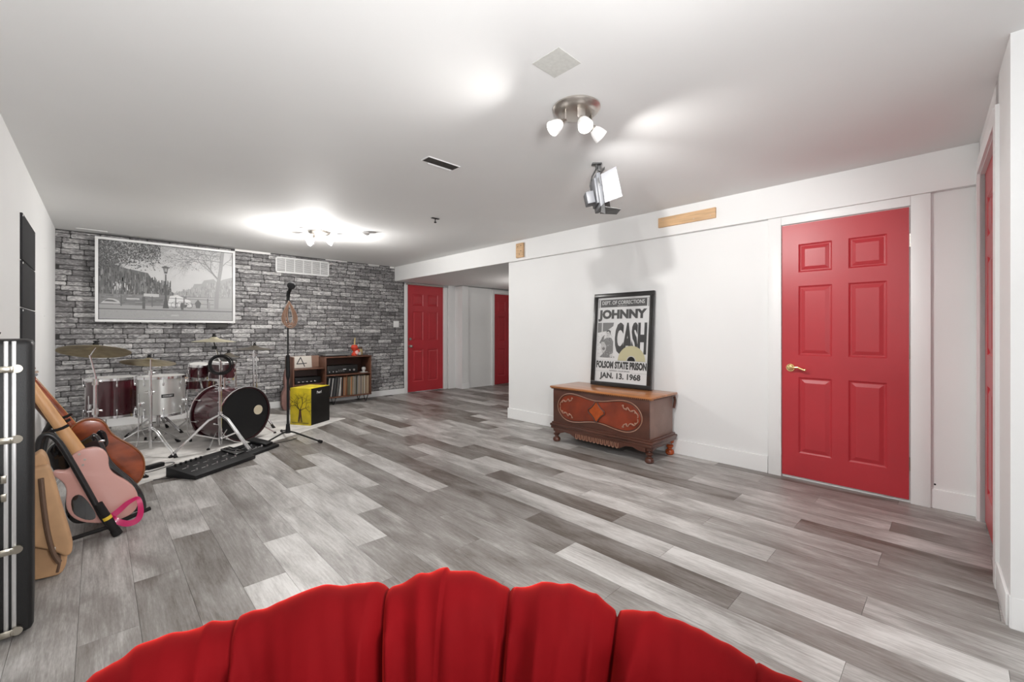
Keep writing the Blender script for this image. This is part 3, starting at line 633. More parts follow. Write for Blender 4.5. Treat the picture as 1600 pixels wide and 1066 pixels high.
for j in range(NP):
    a=360*j/NP
    i0=max([i for i,c in enumerate(cre) if c<=a],default=len(cre)-1); c0=cre[i0]; c1=cre[(i0+1)%len(cre)]; sp=(c1-c0)%360; f=((a-c0)%360)/sp
    de=min(f,1-f)*sp            # degrees to nearest crease
    side=1 if f<.5 else -1
    puff=(math.sin(PI*f))**.34
    ar=R(a)
    for i,(rho,n) in enumerate(pr):
        s=i/(L-1)
        wgt=min(1,max(0,(rho-.06)/.25))
        a1=pr[max(0,i-1)]; b1=pr[min(L-1,i+1)]; dx,dz=b1[0]-a1[0],b1[1]-a1[1]; d=math.hypot(dx,dz) or 1
        nr,nn=-dz/d,dx/d      # outward normal of the profile (towards inside of bowl / up)
        if i==0: nr,nn=0,1
        if i==L-1: nr,nn=0,-1
        inn=min(1,max(0,(.60-rho)/.12)) if s<.5 else 0; puff=(1-inn)*(math.sin(PI*f))**.34+inn*(math.sin(PI*f))**.5
        amp=((.027+.022*inn)*(cda[i0]*(1-f)+cda[(i0+1)%len(cre)]*f)*(puff-.8))*wgt
        # gathered folds fanning away from each crease
        ki=i0 if side>0 else (i0+1)%len(cre); fq=1.5+.5*math.sin(ki*2.3+side); fold=math.exp(-(de/3.6)**1.5)*(.003+.0065*max(0,min(1,(rho-.36)/.2)))*(1-2*abs(math.sin(.5*de*fq+4*mn.noise(Vector((ki*1.7,rho*3,side))))))
        wv=mn.noise(Vector((math.cos(ar)*7,math.sin(ar)*7,rho*5)))*.010+mn.noise(Vector((a*.22,rho*2.2,3)))*.008+mn.noise(Vector((a*.6+rho*9,rho*5,7)))*.003
        fold*=(.35 if rho>.56 else 1) if s<.5 else .35
        dd_=amp+(fold+wv)*wgt*(.6+.6*min(1,rho/.5))
        ra=(rho+nr*dd_*(.55 if rho>.6 else 1))*1.07; nz=n+nn*dd_
        V_.append(tuple(ctr+E1*(ra*math.cos(ar))+E2*(ra*math.sin(ar))+NN*nz))
for j in range(NP):
    k=(j+1)%NP
    for i in range(L-1): F_.append((j*L+i,j*L+i+1,k*L+i+1,k*L+i))
me.from_pydata(V_,[],F_); me.validate(); bmm=bmesh.new(); bmm.from_mesh(me); bmesh.ops.remove_doubles(bmm,verts=bmm.verts,dist=1e-5); bmesh.ops.recalc_face_normals(bmm,faces=bmm.faces); bmm.to_mesh(me); bmm.free()
me.shade_smooth(); me.materials.append(VEL); o=bpy.data.objects.new('papasan_cushion',me); COL.objects.link(o)
tag(o,'round tufted red velvet cushion filling the bowl chair in the foreground','cushion')
RAT=mat('rattan',(.35,.2,.1),.55,var=.2,vscale=30)
t=thing('papasan_chair','rattan bowl chair frame under the red velvet cushion in the foreground','chair',(ctr.x,ctr.y,0))
cc=Vector((0,0,ctr.z))
def ring(r,n,nseg=64): return [tuple(cc+E1*(r*math.cos(2*PI*i/nseg))+E2*(r*math.sin(2*PI*i/nseg))+NN*n) for i in range(nseg)]
G().tube(ring(.61,-.26),.014,10,True).build('bowl_rim',RAT,t)
g=G()
for k in range(16):
    a=2*PI*k/16; g.tube([tuple(cc+(E1*math.cos(a)+E2*math.sin(a))*r+NN*n) for r,n in((.61,-.26),(.52,-.365),(.36,-.47),(.05,-.53))],.008,6)
g.build('bowl_rib',RAT,t)
g=G(); g.tube([(.34*math.cos(2*PI*i/48),.34*math.sin(2*PI*i/48),.014) for i in range(48)],.014,8,True)
for k in range(8):
    a=2*PI*k/8; g.tube([(.34*math.cos(a),.34*math.sin(a),.014),(.22*math.cos(a),.22*math.sin(a),.22-.04*math.sin(a))],.011,6)
g.tube([(.22*math.cos(2*PI*i/48),.22*math.sin(2*PI*i/48),.21) for i in range(48)],.013,8,True); g.build('base',RAT,t)
# ================= MUSIC CORNER
RUGM=mat('rug',(.60,.58,.555),.95,var=.22,vscale=7,bump=.6,bscale=120)
rug=G(); 
rug.add(G().box((0,0,0),(2.6,1.7,.008),.003).bm.copy()); o=rug.build('rug',RUGM); o.location=(.88,5.81,.0045); o.rotation_euler=(0,0,R(32)); tag(o,'worn pale grey patterned rug under the drum kit','rug')
def rod(p,q,r=.008,m=CHROME,name='rod',par=None,n=10): return G().cyl(p,q,r,n=n).build(name,m,par)
def drum_parts(t,M,r,d,shell,batter=HEADW,reso=None,lugs=8,hoop=CHROME,hr=.012,claw=False,ph=0):
    """drum along local z from 0..d"""
    G().lathe([(r,0.012),(r,d-.012)],56,M).build('shell',shell,t)
    G().lathe([(0,d-.004),(r*.985,d-.004),(r*.99,d-.010)],48,M).build('batter_head',batter,t)
    G().lathe([(0,.004),(r*.985,.004),(r*.99,.010)],48,M).build('front_head',reso or HEADW,t)
    for z in(0,d):
        s_=1 if z else -1
        G().lathe([(r+.004,z-s_*.022),(r+hr,z-s_*.020),(r+hr,z+s_*.004),(r+.006,z+s_*.006),(r-.002,z+s_*.004),(r-.002,z-s_*.008),(r+.004,z-s_*.022)],56,M).build('hoop',hoop,t)
    for k in range(lugs):
        a=2*PI*k/lugs+ph
        for e in((.07,-.0),(d-.07,0)):
            c=(math.cos(a)*(r+.008),math.sin(a)*(r+.008),e[0]); g=G(); g.box((0,0,0),(.016,.016,.034),.005); g.M=None
            T=M@Matrix.Translation(c)@Matrix.Rotation(a,4,'Z'); bmesh.ops.transform(g.bm,matrix=T,verts=g.bm.verts)
            z1=0 if e[0]<d/2 else d; g.cyl(M@Vector((math.cos(a)*(r+.014),math.sin(a)*(r+.014),e[0])),M@Vector((math.cos(a)*(r+.014),math.sin(a)*(r+.014),z1+(.012 if z1 else -.012))),.004,n=6)
            if claw: g.box((0,0,0),(.02,.018,.03),.004); 
            g.build('lug',CHROME,t)
# bass drum
nx,ny=.42,-.907
t=thing('bass_drum','wine red bass drum with black front head and round port','drum',(1.15,5.33,0))
M=Matrix(((-ny,0,nx,0),(nx,0,ny,0),(0,1,0,0),(0,0,0,1)))  # local z -> n
M=Matrix.Translation((-nx*.44,-ny*.44,.302))@M
drum_parts(t,M,.278,.44,DRUMRED,BLACK,HEADW,8,mat('hoop_dark',(.03,.008,.01),.25),.016,True,.2)
G().lathe([(.292,.435),(.298,.437),(.298,.447),(.292,.449)],56,M).build('hoop_inlay',CHROME,t); G().lathe([(.292,-.007),(.298,-.005),(.298,.005),(.292,.007)],56,M).build('hoop_inlay',CHROME,t)
pc=M@Vector((.15,.02,.439)); pe=M@Vector((.15,.02,.443)); G().cyl(pc,pe,.052,n=32).build('port_ring',mat('port_cream',(.62,.55,.40),.6),t)
for sx in(-1,1):
    p=M@Vector((sx*.24,-.16,.34)); q_=M@Vector((sx*.38,-.29,.42)); rod(p,q_,.008,CHROME,'spur',t); G().sph(q_,.016,(1,1,.9)).build('rubber_foot',RUB,t)
for sx in(-.1,.1):
    p=M@Vector((sx*.6,.27,.2)); rod(p,p+Vector((0,0,.12)),.012,CHROME,'tom_post',t)
G().box(M@Vector((0,-.27,-.04)),(.1,.2,.012),.003).box(M@Vector((0,-.2,-.06)),(.02,.02,.14),.003).build('pedal',CHROME,t)
# rack toms
def tom(loc,label,r,d,tilt,az,shell=DRUMRED,legs=None,lug=6,ph=.3):
    t=thing('tom_drum',label,'drum',loc); M=Matrix.Rotation(az,4,'Z')@Matrix.Rotation(tilt,4,'X'); drum_parts(t,M,r,d,shell,HEADW,None,lug,CHROME,.008,False,ph); return t,M
tom((1.03,5.80,.665),'wine red rack tom behind the coiled black cable','',0,0) if False else None
t1,M1=tom((1.03,5.83,.655),'wine red rack tom behind the coiled black cable',.13,.20,R(6),0)
rod((0,0,.0),(.03,-.05,-.13),.011,CHROME,'mount_arm',t1)
t2,M2=tom((.845,6.05,.66),'small wine red tom left of the rack tom behind the bass drum',.10,.16,R(8),0)
rod((0,0,0),(.02,-.05,-.12),.010,CHROME,'mount_arm',t2)
# snare on stand
t=thing('snare_drum','chrome rimmed snare drum on a stand behind the bass drum','drum',(.87,6.33,.50))
drum_parts(t,Matrix.Identity(4),.178,.13,DRUMRED,HEADW,None,8,CHROME,.009)
g=G()
for k in range(3):
    a=2*PI*k/3+.4; g.cyl((0,0,-.25),(.17*math.cos(a),.17*math.sin(a),-.02),.007); g.cyl((0,0,-.28),(.26*math.cos(a),.26*math.sin(a),-.485),.008)
g.cyl((0,0,-.47),(0,0,-.2),.012); g.build('stand',CHROME,t)
# floor toms
def floor_tom(loc,label,r,d,z0,shell,ph,badge):
    t=thing('floor_tom',label,'drum',loc,0); M=Matrix.Translation((0,0,z0)); drum_parts(t,M,r,d,shell,HEADW,None,8,CHROME,.010,False,ph)
    for k in range(3):
        a=ph+.35+2*PI*k/3; c,s_=math.cos(a),math.sin(a); R_=r+.03
        G().box((c*(r+.014),s_*(r+.014),z0+.13),(.035,.035,.05),.008,Matrix.Rotation(a,4,'Z')).build('leg_bracket',CHROME,t)
        lg=G().tube([(c*R_,s_*R_,z0+.24),(c*R_,s_*R_,.12),(c*(R_+.03),s_*(R_+.03),.03)],.006,8).build('leg',CHROME,t)
        G().cyl((c*(R_+.03),s_*(R_+.03),.0),(c*(R_+.031),s_*(R_+.031),.04),.014,.010).build('rubber_foot',RUB,lg)
    if badge:
        a=R(badge); M2=Matrix.Rotation(a,4,'Z'); G().add(G().box((r+.002,0,z0+d*.52),(.004,.105,.034),.001).bm.copy(),M2).build('badge',BLACK,t)
        A=Art(); A.text('CONCERT',-.042,-.008,.042,.008,.6,.02); b=A.build('badge_lettering',t); b.matrix_local=M2@Matrix.Translation((r+.0045,0,z0+d*.52))@Matrix.Rotation(PI/2,4,'Z')
    return t
floor_tom((.477,5.80,0),'silver grey floor tom with a small black badge','',0,0,0,0) if False else None
floor_tom((.485,5.82,0),'silver grey floor tom with a small black badge',.200,.40,.325,DRUMSIL,R(-45),-80)
floor_tom((.118,6.22,0),'wine red floor tom with chrome hoops at the left of the kit',.212,.40,.305,DRUMRED,R(-38),0)
# cymbal stands
def cym(t,c,r,tiltx,tilty,m=CYMB,name='cymbal',wing=True):
    M=Matrix.Translation(c)@Euler((tiltx,tilty,0)).to_matrix().to_4x4()
    cy=G().lathe([(.006,.028),(.02,.027),(.035,.018),(.045,.010),(r*.5,-.002),(r*.8,-.012),(r,-.022),(r,-.0235),(r*.8,-.0135),(r*.5,-.0035),(.045,.0085),(.006,.0265)],64,M).build(name,m,t)
    if wing: G().cyl(M@Vector((0,0,.02)),M@Vector((0,0,.06)),.010,n=12).cyl(M@Vector((0,0,.028)),M@Vector((0,0,.045)),.018,n=14).box(M@Vector((0,0,.058)),(.035,.008,.012),.003).build('wing_nut',BLACK,cy)
def tripod(t,z,rr,az,hub=.33,r=.009,m=CHROME,foot=RUB,double=True):
    G().cyl((0,0,hub-.03),(0,0,hub+.03),.02,n=14).build('hub',m,t); G().cyl((0,0,.10),(0,0,.13),.018,n=14).build('lower_hub',m,t)
    for k in range(3):
        a=az+2*PI*k/3; c,s_=math.cos(a),math.sin(a)
        g=G(); 
        for o_ in((-.009,.009) if double else (0,)):
            dx,dy=-s_*o_,c*o_; g.tube([(dx,dy,hub),(c*rr*.25+dx,s_*rr*.25+dy,hub*.88),(c*rr+dx,s_*rr+dy,.03)],r*.75 if double else r,6)
        g.cyl((0,0,.115),(c*rr*.55,s_*rr*.55,hub*.54),r*.6,n=6); lg=g.build('leg',m,t)
        G().cyl((c*rr*.93,s_*rr*.93,.045),(c*(rr+.02),s_*(rr+.02),.006),.014,.017).build('rubber_foot',foot,lg)
def clamp(t,z,x=0,y=0): G().cyl((x,y,z-.025),(x,y,z+.02),.019,n=14).box((x+.025,y,z),(.03,.01,.016),.003).cyl((x-.015,y,z),(x-.045,y,z),.008,n=8).build('clamp',CHROME,t)
# A : tall stand at far left with big ride
t=thing('cymbal_stand','chrome cymbal stand holding the large bronze cymbal at far left','cymbal stand',(-.01,4.46,0))
tripod(t,.33,.30,R(20)); rod((0,0,.08),(0,0,.80),.0125,CHROME,'lower_tube',t); rod((.0,0,.7),(.0,0,.86),.0095,CHROME,'upper_tube',t); clamp(t,.60); clamp(t,.82)
rod((0,0,.86),(-.03,.0,1.02),.006,CHROME,'boom_rod',t); rod((-.03,0,1.01),(.0,0,1.075),.005,CHROME,'tilter',t)
cym(t,(.0,0,1.065),.205,R(-15),R(5))
# B
t=thing('cymbal_stand','chrome cymbal stand with bronze cymbal over the silver floor tom','cymbal stand',(.375,5.47,0))
tripod(t,.3,.40,R(-68),.26); rod((0,0,.05),(0,0,.60),.0135,CHROME,'lower_tube',t); rod((0,0,.58),(0,0,.80),.0105,CHROME,'upper_tube',t); clamp(t,.60); clamp(t,.79)
rod((0,0,.80),(.0,0,.93),.006,CHROME,'boom_rod',t); rod((-.05,0,.8),(.09,.0,.83),.008,CHROME,'boom_arm',t)
cym(t,(-.01,.05,.905),.215,R(-12),R(6))
# C: with coil
t=thing('boom_cymbal_stand','chrome boom stand in front of the bass drum with a thin cymbal on top','cymbal stand',(.885,5.12,0))
tripod(t,.36,.38,R(-60),.36,.013); rod((0,0,.06),(0,0,.66),.0135,CHROME,'lower_tube',t); rod((0,0,.62),(0,0,.90),.010,CHROME,'upper_tube',t); clamp(t,.62)
rod((0,0,.88),(-.02,.12,1.03),.007,CHROME,'boom_arm',t); rod((-.02,.12,1.02),(-.03,.13,1.085),.006,BLACK,'tilter',t); G().box((-.03,.11,1.03),(.04,.03,.03),.005).build('tilter_head',BLACK,t)
cym(t,(-.03,.13,1.11),.19,R(0),R(1),mat('cymbal_pale',(.50,.46,.33),.4,.8))
g=G(); q=random.Random(4)
for k in range(9):
    rr=.082+q.random()*.018; cx2,cz2=q.uniform(-.012,.012),q.uniform(-.012,.01); ty=q.uniform(-.02,.02)
    g.tube([(cx2+rr*math.cos(a)*.95,ty+.02*math.sin(a*1+k)+cx2,cz2+rr*math.sin(a)) for a in [2*PI*i/40 for i in range(40)]],.0045,6,True)
o=g.build('coiled_cable',BLACK); o.location=(.885,5.085,.86); o.rotation_euler=(0,0,R(-12)); tag(o,'black audio cable coiled on the boom stand before the bass drum','cable')
# D right cymbal, double tube
t=thing('cymbal_stand','slim chrome stand with flat dark cymbal right of the bass drum','cymbal stand',(1.40,6.08,0))
tripod(t,.3,.3,R(-60),.3); rod((0,0,.06),(0,0,.94),.011,CHROME,'lower_tube',t); rod((.04,.03,.3),(.04,.03,.88),.007,CHROME,'pull_rod',t); clamp(t,.90); rod((0,0,.9),(.01,0,1.0),.006,CHROME,'tilter',t)
cym(t,(.01,0,.99),.205,R(0),R(2),mat('cymbal_dark',(.16,.14,.11),.4,.85))
# splash
t=thing('splash_cymbal','small dark splash cymbal on a rod beside the rack tom','cymbal',(1.10,5.90,.60))
rod((0,0,-.02),(0,0,.32),.006,CHROME,'rod',t); cym(t,(0,0,.315),.125,R(-3),R(3),mat('cymbal_dark',(.16,.14,.11),.4,.85)); G().box((-.02,0,.0),(.08,.03,.03),.004).build('clamp',CHROME,t)
# throne
t=thing('drum_throne','drum throne with round black seat behind the floor toms','stool',(.52,6.50,0)); tripod(t,.2,.28,R(-50),.22,.010)
rod((0,0,.05),(0,0,.46),.013,CHROME,'column',t); G().lathe([(0,.44),(.14,.44),(.16,.46),(.165,.50),(.14,.525),(0,.53)],40).build('seat',BLACK,t)
# drum stick pad
o=G().cyl((0,0,0),(.36,.05,0.0),.0075,.0055,10).build('drumstick',mat('hickory',(.60,.36,.18),.5)); o.location=(.72,6.30,.645); tag(o,'orange wooden drumstick lying on the snare drum','drumstick')
# mic stand
t=thing('microphone_stand','tall black microphone stand with three flat legs on the rug edge','stand',(1.515,5.13,0))
g=G().cyl((0,0,.07),(0,0,.17),.028,.018,14); g.build('hub',BLACK,t)
for dx,dy in((.20,-.42),(-.34,-.20),(.05,.40)):
    G().tube([(0,0,.09),(dx*.2,dy*.2,.085),(dx,dy,.016)],.009,8).build('leg',BLACK,t); G().cyl((dx*.94,dy*.94,.021),(dx*1.03,dy*1.03,.016),.015,.015,10).build('foot_cap',RUB,t)
rod((0,0,.1),(0,0,.80),.0125,BLACK,'lower_tube',t); rod((0,0,.78),(0,0,1.56),.0085,BLACK,'upper_tube',t); G().cyl((0,0,.70),(0,0,.93),.022,.018,14).cyl((-.0,0,.70),(0,0,.66),.022,.014,14).build('clutch',BLACK,t)
G().tube([(0,0,1.5),(.0,0,1.60)],.014,10).build('thread_collar',BLACK,t); G().tube([(0,0,1.58),(.006,-.012,1.64)],.019,10).build('mic_clip',BLACK,t)
t=thing('microphone','black microphone with a round foam windscreen on the stand','microphone',(1.515,5.12,1.60))
G().cyl((0,0,0),(.016,-.03,.075),.013,.022,14).build('handle',BLACK,t); G().sph((.02,-.04,.098),.043,(1,1,.97),24).build('windscreen',FELT,t)
CAB=mat('copper_cable',(.42,.25,.17),.45,.1); CAB2=mat('pale_cable',(.60,.52,.46),.5)
def coil(name,m,label,n,sd,loc):
    g=G(); q=random.Random(sd)
    for k in range(n):
        wd=.03+q.random()*.075; L_=.25+q.random()*.05; sh=q.uniform(-.015,.03); yy=q.uniform(-.02,.03)
        pts=[]
        for i in range(32):
            a=2*PI*i/32; v=(1-math.cos(a))/2; pts.append((math.sin(a)*wd*(v**.7)*1.15+sh*v,-.018+yy*v*math.cos(k),-L_*v))
        g.tube(pts,.0042,6,True)
    o=g.build(name,m); o.location=loc; tag(o,label,'cable'); return o
coil('hanging_cable',CAB,'copper coloured cable bundle hanging from the microphone stand',9,3,(1.52,5.115,1.525))
coil('hanging_cable',CAB2,'pale outer loops of cable hanging from the microphone stand',4,9,(1.515,5.13,1.53))
# cajon
YEL=mat('cajon_yellow',(.60,.47,.015),.55,var=.22,vscale=9,bump=.2)
t=thing('cajon','yellow box drum with a black tree motif beside the microphone stand','box drum',(1.765,5.88,0),math.atan2(-.26,.16))
Wc,Dc_,Hc=.305,.36,.475
bx(0,Wc,.008,Dc_,.008,Hc-.004,.006).build('body',mat('cajon_black',(.010,.009,.008),.6,spec=.25),t); bx(0,Wc,-.004,.009,.004,Hc,.003).build('front_plate',YEL,t); bx(.0,Wc,.005,Dc_,Hc-.006,Hc,.003).build('top_plate',YEL,t)
for x in(.03,Wc-.03):
    for y in(.03,Dc_-.03): G().cyl((x,y,0),(x,y,.012),.014,n=12).build('rubber_foot',RUB,t)
A=Art(); q=random.Random(8); BK=(.02,.015,.01)
A.line([(.125,.045),(.14,.15),(.145,.20)],.018,BK); A.line([(.175,.045),(.16,.15),(.155,.21)],.018,BK); A.line([(.148,.045),(.15,.20)],.014,(.12,.03,.02))
A.line([(.02,.04),(.28,.038)],.005,BK); A.line([(.03,.032),(.27,.030)],.003,BK)
def tb(x,y,a,l,wd,dp):
    p=[(x,y)]
    for _ in range(3): a+=q.uniform(-.28,.28); x+=l/3*math.cos(a); y+=l/3*math.sin(a); p.append((x,y))
    A.line(p,wd,BK,wd*.6)
    if dp:
        for da in(q.uniform(.4,.9),-q.uniform(.4,.9)): tb(x,y,a+da,l*.72,wd*.62,dp-1)
        tb(*p[2],a+q.uniform(-1.1,1.1),l*.5,wd*.5,dp-1)
for a,l in((R(140),.09),(R(112),.10),(R(70),.10),(R(42),.09)): tb(.15,.19,a,l,.011,3)
A.build('tree_motif',t).location=(0,-.0045,0)
A=Art(); A.text('Pearl',0,0,.085,.035,.75,.035); b=A.build('logo_lettering',t); b.matrix_local=Matrix.Translation((Wc+.0008,.11,.395))@Matrix.Rotation(PI/2,4,'Z')
# media console
t=thing('media_console','walnut record console with hairpin legs against the brick wall','cabinet',(2.12,6.93,0),0)
zt=.765; zb=.135; x2=1.245; xm=.475; D_=.38
def brd(n,*a,m=WOODM): bx(*a,.002).build(n,m,t)
brd('side_panel',0,.018,0,D_,zb,.80); brd('side_panel',x2-.018,x2,0,D_,zb,zt); brd('divider_panel',xm,xm+.018,0,D_,zb,zt)
brd('top_panel',xm,x2,-.005,D_,zt-.002,zt+.018); brd('bottom_panel',0,x2,0,D_,zb-.018,zb); brd('shelf',xm+.018,x2-.018,0,D_,.475,.492); brd('shelf',.018,xm,0,D_,.60,.615)
brd('back_panel',.01,x2-.01,D_-.012,D_,zb,zt,m=WOODD); brd('shelf',.018,xm,0,D_,.36,.375); brd('record_divider',.83,.84,.03,D_,zb,.475)
g=G(); bx(.018,xm,.28,.296,.615,.80,.002,g); g.build('sloped_display_back',mat('walnut_light',(.30,.18,.13),.5),t)
for x,y in((.06,.05),(x2-.08,.05),(.06,D_-.05),(x2-.08,D_-.05),(.62,.05)):
    G().tube([(x-.035,y,zb-.018),(x,y+.015,.006),(x+.012,y+.015,.006),(x+.045,y,zb-.018)],.006,8).build('hairpin_leg',BLACK,t)
def at(x,y,z): return (2.12+x,6.93+y,z)
# records
cols={'black':(.03,.03,.032),'dark grey':(.10,.10,.10),'white':(.60,.58,.55),'brown':(.20,.13,.09),'tan':(.42,.32,.22),'orange':(.42,.18,.08),'olive':(.14,.13,.08),'grey':(.28,.26,.24)}
seqL=['black','white','black','black','white','black','dark grey','dark grey','black','grey','dark grey','white','white','brown','black','orange','tan','orange']
seqR=['olive','olive','olive','tan','orange','olive','tan','grey','grey','olive','black','grey','grey','tan','grey','brown','grey','tan','olive','white','tan','brown','tan','tan','tan']
ORD=['first','second','third','fourth','fifth','sixth','seventh','eighth','ninth','tenth','eleventh','twelfth','thirteenth','fourteenth','fifteenth','sixteenth','seventeenth','eighteenth','nineteenth','twentieth','twenty-first','twenty-second','twenty-third','twenty-fourth','twenty-fifth']
def sleeve(c,loc,tilt,h,side,wd,k):
    o=G().box((0,.152,h/2),(wd,.304,h),.001).build('record_sleeve',mat('sleeve_'+c.replace(' ','_'),cols[c],.6),None,0)
    o.location=loc; o.rotation_euler=(0,tilt,0); tag(o,f'{c} record sleeve, {ORD[k]} from the left in the {side} bay of the console','record',f'records in the {side} bay of the console'); return o
x=xm+.03
q=random.Random(6)
for i,c in enumerate(seqL):
    sleeve(c,at(x+(.0 if i>11 else 0),.025+q.random()*.012,zb+.003),R(7) if i<12 else R(2),.308-q.random()*.01,'left',.0065 if c!='white' else .008,i); x+=.0182
x=.85
for i,c in enumerate(seqR):
    sleeve(c,at(x,.02+q.random()*.015,zb+.003),R(.5),.312-q.random()*.012,'right',.0095,i); x+=.0148
# things on the console
t=thing('turntable','grey turntable with clear lid on top of the console','turntable',at(.50,.04,zt+.018))
G().box((.19,.15,.030),(.40,.30,.035),.006).build('plinth',mat('plinth_grey',(.22,.22,.22),.4,.3),t); G().cyl((.16,.15,.048),(.16,.15,.056),.13,n=40).build('platter',BLACK,t)
G().tube([(.33,.24,.06),(.33,.1,.062),(.27,.08,.06)],.004,8).build('tonearm',CHROME,t)
for x in(.03,.35): G().cyl((x,.04,0),(x,.04,.014),.015).cyl((x,.26,0),(x,.26,.014),.015).build('foot',RUB,t,kind='stuff')
G().box((.19,.15,.058),(.39,.29,.014),.004).build('dust_cover',mat('smoked_clear',(.75,.77,.78),.15,trans=.85),t)
t=thing('lava_ornament','red and white glass ornament on the console beside the turntable','ornament',at(.99,.10,zt+.018))
G().lathe([(0,0),(.045,0),(.05,.02),(.035,.05),(.02,.07),(.045,.10),(.06,.14),(.04,.18),(0,.185)],20).build('red_glass',mat('red_glass',(.62,.06,.03),.15,coat=.5),t)
G().sph((.03,-.02,.045),.035,(1,1,1.2)).build('white_blossom',mat('pinkish',(.72,.45,.42),.5),t); G().sph((.06,0,.07),.03,(1,1,1.6)).build('red_blossom',mat('red_glass',(.62,.06,.03),.15),t)
G().cyl((0,.0,.15),(.01,0,.30),.014,.010,10).build('yellow_stem',mat('yel',(.55,.42,.18),.5),t)
t=thing('glass_jar','amber glass jar with wooden lid at the right of the console','jar',at(1.12,.16,zt+.018))
G().lathe([(0,0),(.035,0),(.04,.02),(.04,.09),(.03,.11),(0,.11)],20).build('jar_body',mat('amber',(.36,.27,.12),.15,coat=.5),t); G().cyl((0,0,.11),(0,0,.14),.033,n=20).build('lid',WOODD,t)
t=thing('incense_tray','small dark wooden tray on the console beside the jar','tray',at(1.02,.02,zt+.0185)); G().box((.10,.03,.006),(.15,.05,.012),.004).build('tray',WOODD,t)
t=thing('candle_cup','small white candle cup beside the amber jar','candle',at(1.075,.09,zt+.018)); G().lathe([(0,0),(.022,0),(.027,.055),(.024,.055),(.02,.045),(0,.045)],18).build('cup',HEADW,t)
t=thing('bottle','small grey bottle behind the amber jar','bottle',at(1.16,.27,zt+.018)); G().lathe([(0,0),(.035,0),(.035,.10),(.012,.14),(.012,.19),(0,.19)],18).build('glass',mat('grey_glass',(.25,.26,.27),.2),t); G().cyl((0,0,.19),(0,0,.21),.014).build('cap',BLACK,t)
t=thing('stereo_receiver','black stereo receiver with silver knobs on the console shelf','receiver',at(xm+.03,.05,.492))
G().box((.27,.14,.075),(.50,.27,.13),.004).build('case',mat('receiver_black',(.012,.012,.012),.35),t)
for x in(.05,.11,.16): G().cyl((x,.004,.045),(x,-.008,.045),.009,n=12).build('knob',CHROME,t)
for x,r_ in((.38,.013),(.45,.018)): G().cyl((x,.004,.06),(x,-.014,.06),r_,n=16).build('volume_knob',CHROME,t)
for k in range(7): G().box((.19+k*.016,.002,.045+.02*(k%2)),(.009,.006,.007)).build('button',HEADW,t)
G().box((.30,.0035,.075),(.05,.003,.012)).build('display',mat('disp',(.7,.72,.75),.4),t)
t=thing('figurine','small white bust figurine on a saucer on the console shelf','figurine',at(1.13,.05,.492))
G().lathe([(0,0),(.06,0),(.07,.012),(.055,.015),(0,.012)],24).build('saucer',HEADW,t); G().lathe([(0,.012),(.02,.014),(.016,.03),(.032,.05),(.035,.075),(.025,.095),(0,.10)],18).build('bust',HEADW,t); G().sph((0,0,.10),.028,(1,1,.6)).build('hair',BLACK,t)
t=thing('number_card','square cream record sleeve printed with a big number four','record',at(.045,.245,.618)); t.rotation_euler=(R(-10),0,0)
G().box((.155,0,.09),(.31,.006,.185),.001).build('sleeve',mat('cream',(.66,.62,.56),.6),t)
A=Art(); A.line([(.20,.012),(.145,.165)],.014,.03); A.line([(.148,.165),(.085,.06)],.014,.03); A.line([(.08,.06),(.235,.066)],.014,.03); A.build('printed_four',t).location=(0,-.0035,0)
t=thing('tape_deck','dark tape deck on the left lower shelf of the console','player',at(.04,.06,.375)); G().box((.2,.13,.05),(.38,.24,.10),.004).build('case',BLACK,t)
for k in range(5): G().box((.06+k*.06,.006,.035),(.03,.008,.014),.002).build('button',CHROME,t)
o=G().prism(chaikin([(0,0),(.13,0),(.14,.25),(.09,.33),(.12,.45),(.09,.62),(.055,.62),(.03,.45),(.05,.33),(0,.25)],2),0,.09,.01).build('ukulele_bag',mat('dusty_bag',(.24,.13,.11),.7)); o.location=(1.98,6.98,.002); tag(o,'reddish brown soft instrument bag standing left of the console','bag')
# pedal boards
PB=mat('pedal_black',(.011,.011,.012),.5,spec=.3)
def pboard(loc,rz,L_,D_2,hb,hf,label,sw,seed):
    t=thing('pedal_board',label,'pedal board',loc,rz); g=G()
    b=g.bm; v=[b.verts.new(p) for p in((0,0,.002),(L_,0,.002),(L_,D_2,.002),(0,D_2,.002),(0,0,hf),(L_,0,hf),(L_,D_2,hb),(0,D_2,hb))]
    for f in((3,2,1,0),(4,5,6,7),(0,1,5,4),(1,2,6,5),(2,3,7,6),(3,0,4,7)): b.faces.new([v[i] for i in f])
    bmesh.ops.bevel(b,geom=b.edges[:],offset=.006,segments=2,profile=.5,affect='EDGES'); g.build('chassis',PB,t)
    for u,vv in sw:
        y=D_2*vv; z=hf+(hb-hf)*vv; x=L_*u
        G().cyl((x,y,z-.002),(x,y,z+.012),.009,n=10).cyl((x,y,z+.010),(x,y,z+.018),.0065,n=10).build('footswitch',CHROME,t)
        s_=G().box((x-.028,y+.004,z+.0015),(.034,.003,.002),0,Matrix.Rotation(math.atan2(hb-hf,D_2),4,'X')).build('printed_mark',HEADW,t,0)
    return t
sw=[(.15+.155*i,.30) for i in range(5)]+[(.14+.155*i,.58) for i in range(6)]
t=pboard((.565,4.235,0),R(33),.60,.30,.085,.035,'large black multi effects pedal board on the floor before the drums',sw,1)
for k in range(6): G().cyl((.05+k*.045,.262,.078),(.05+k*.045,.262,.098),.009,n=10).build('knob',BLACK,t)
G().box((.54,.2,.078),(.10,.18,.014),.004,Matrix.Rotation(R(12),4,'X')).build('display_panel',GLOSSB,t)
t=pboard((1.055,4.645,0),R(36),.37,.27,.06,.03,'smaller black pedal board behind the larger one near the mic stand',[(.2,.3),(.4,.3),(.6,.3),(.3,.62),(.5,.62)],2)
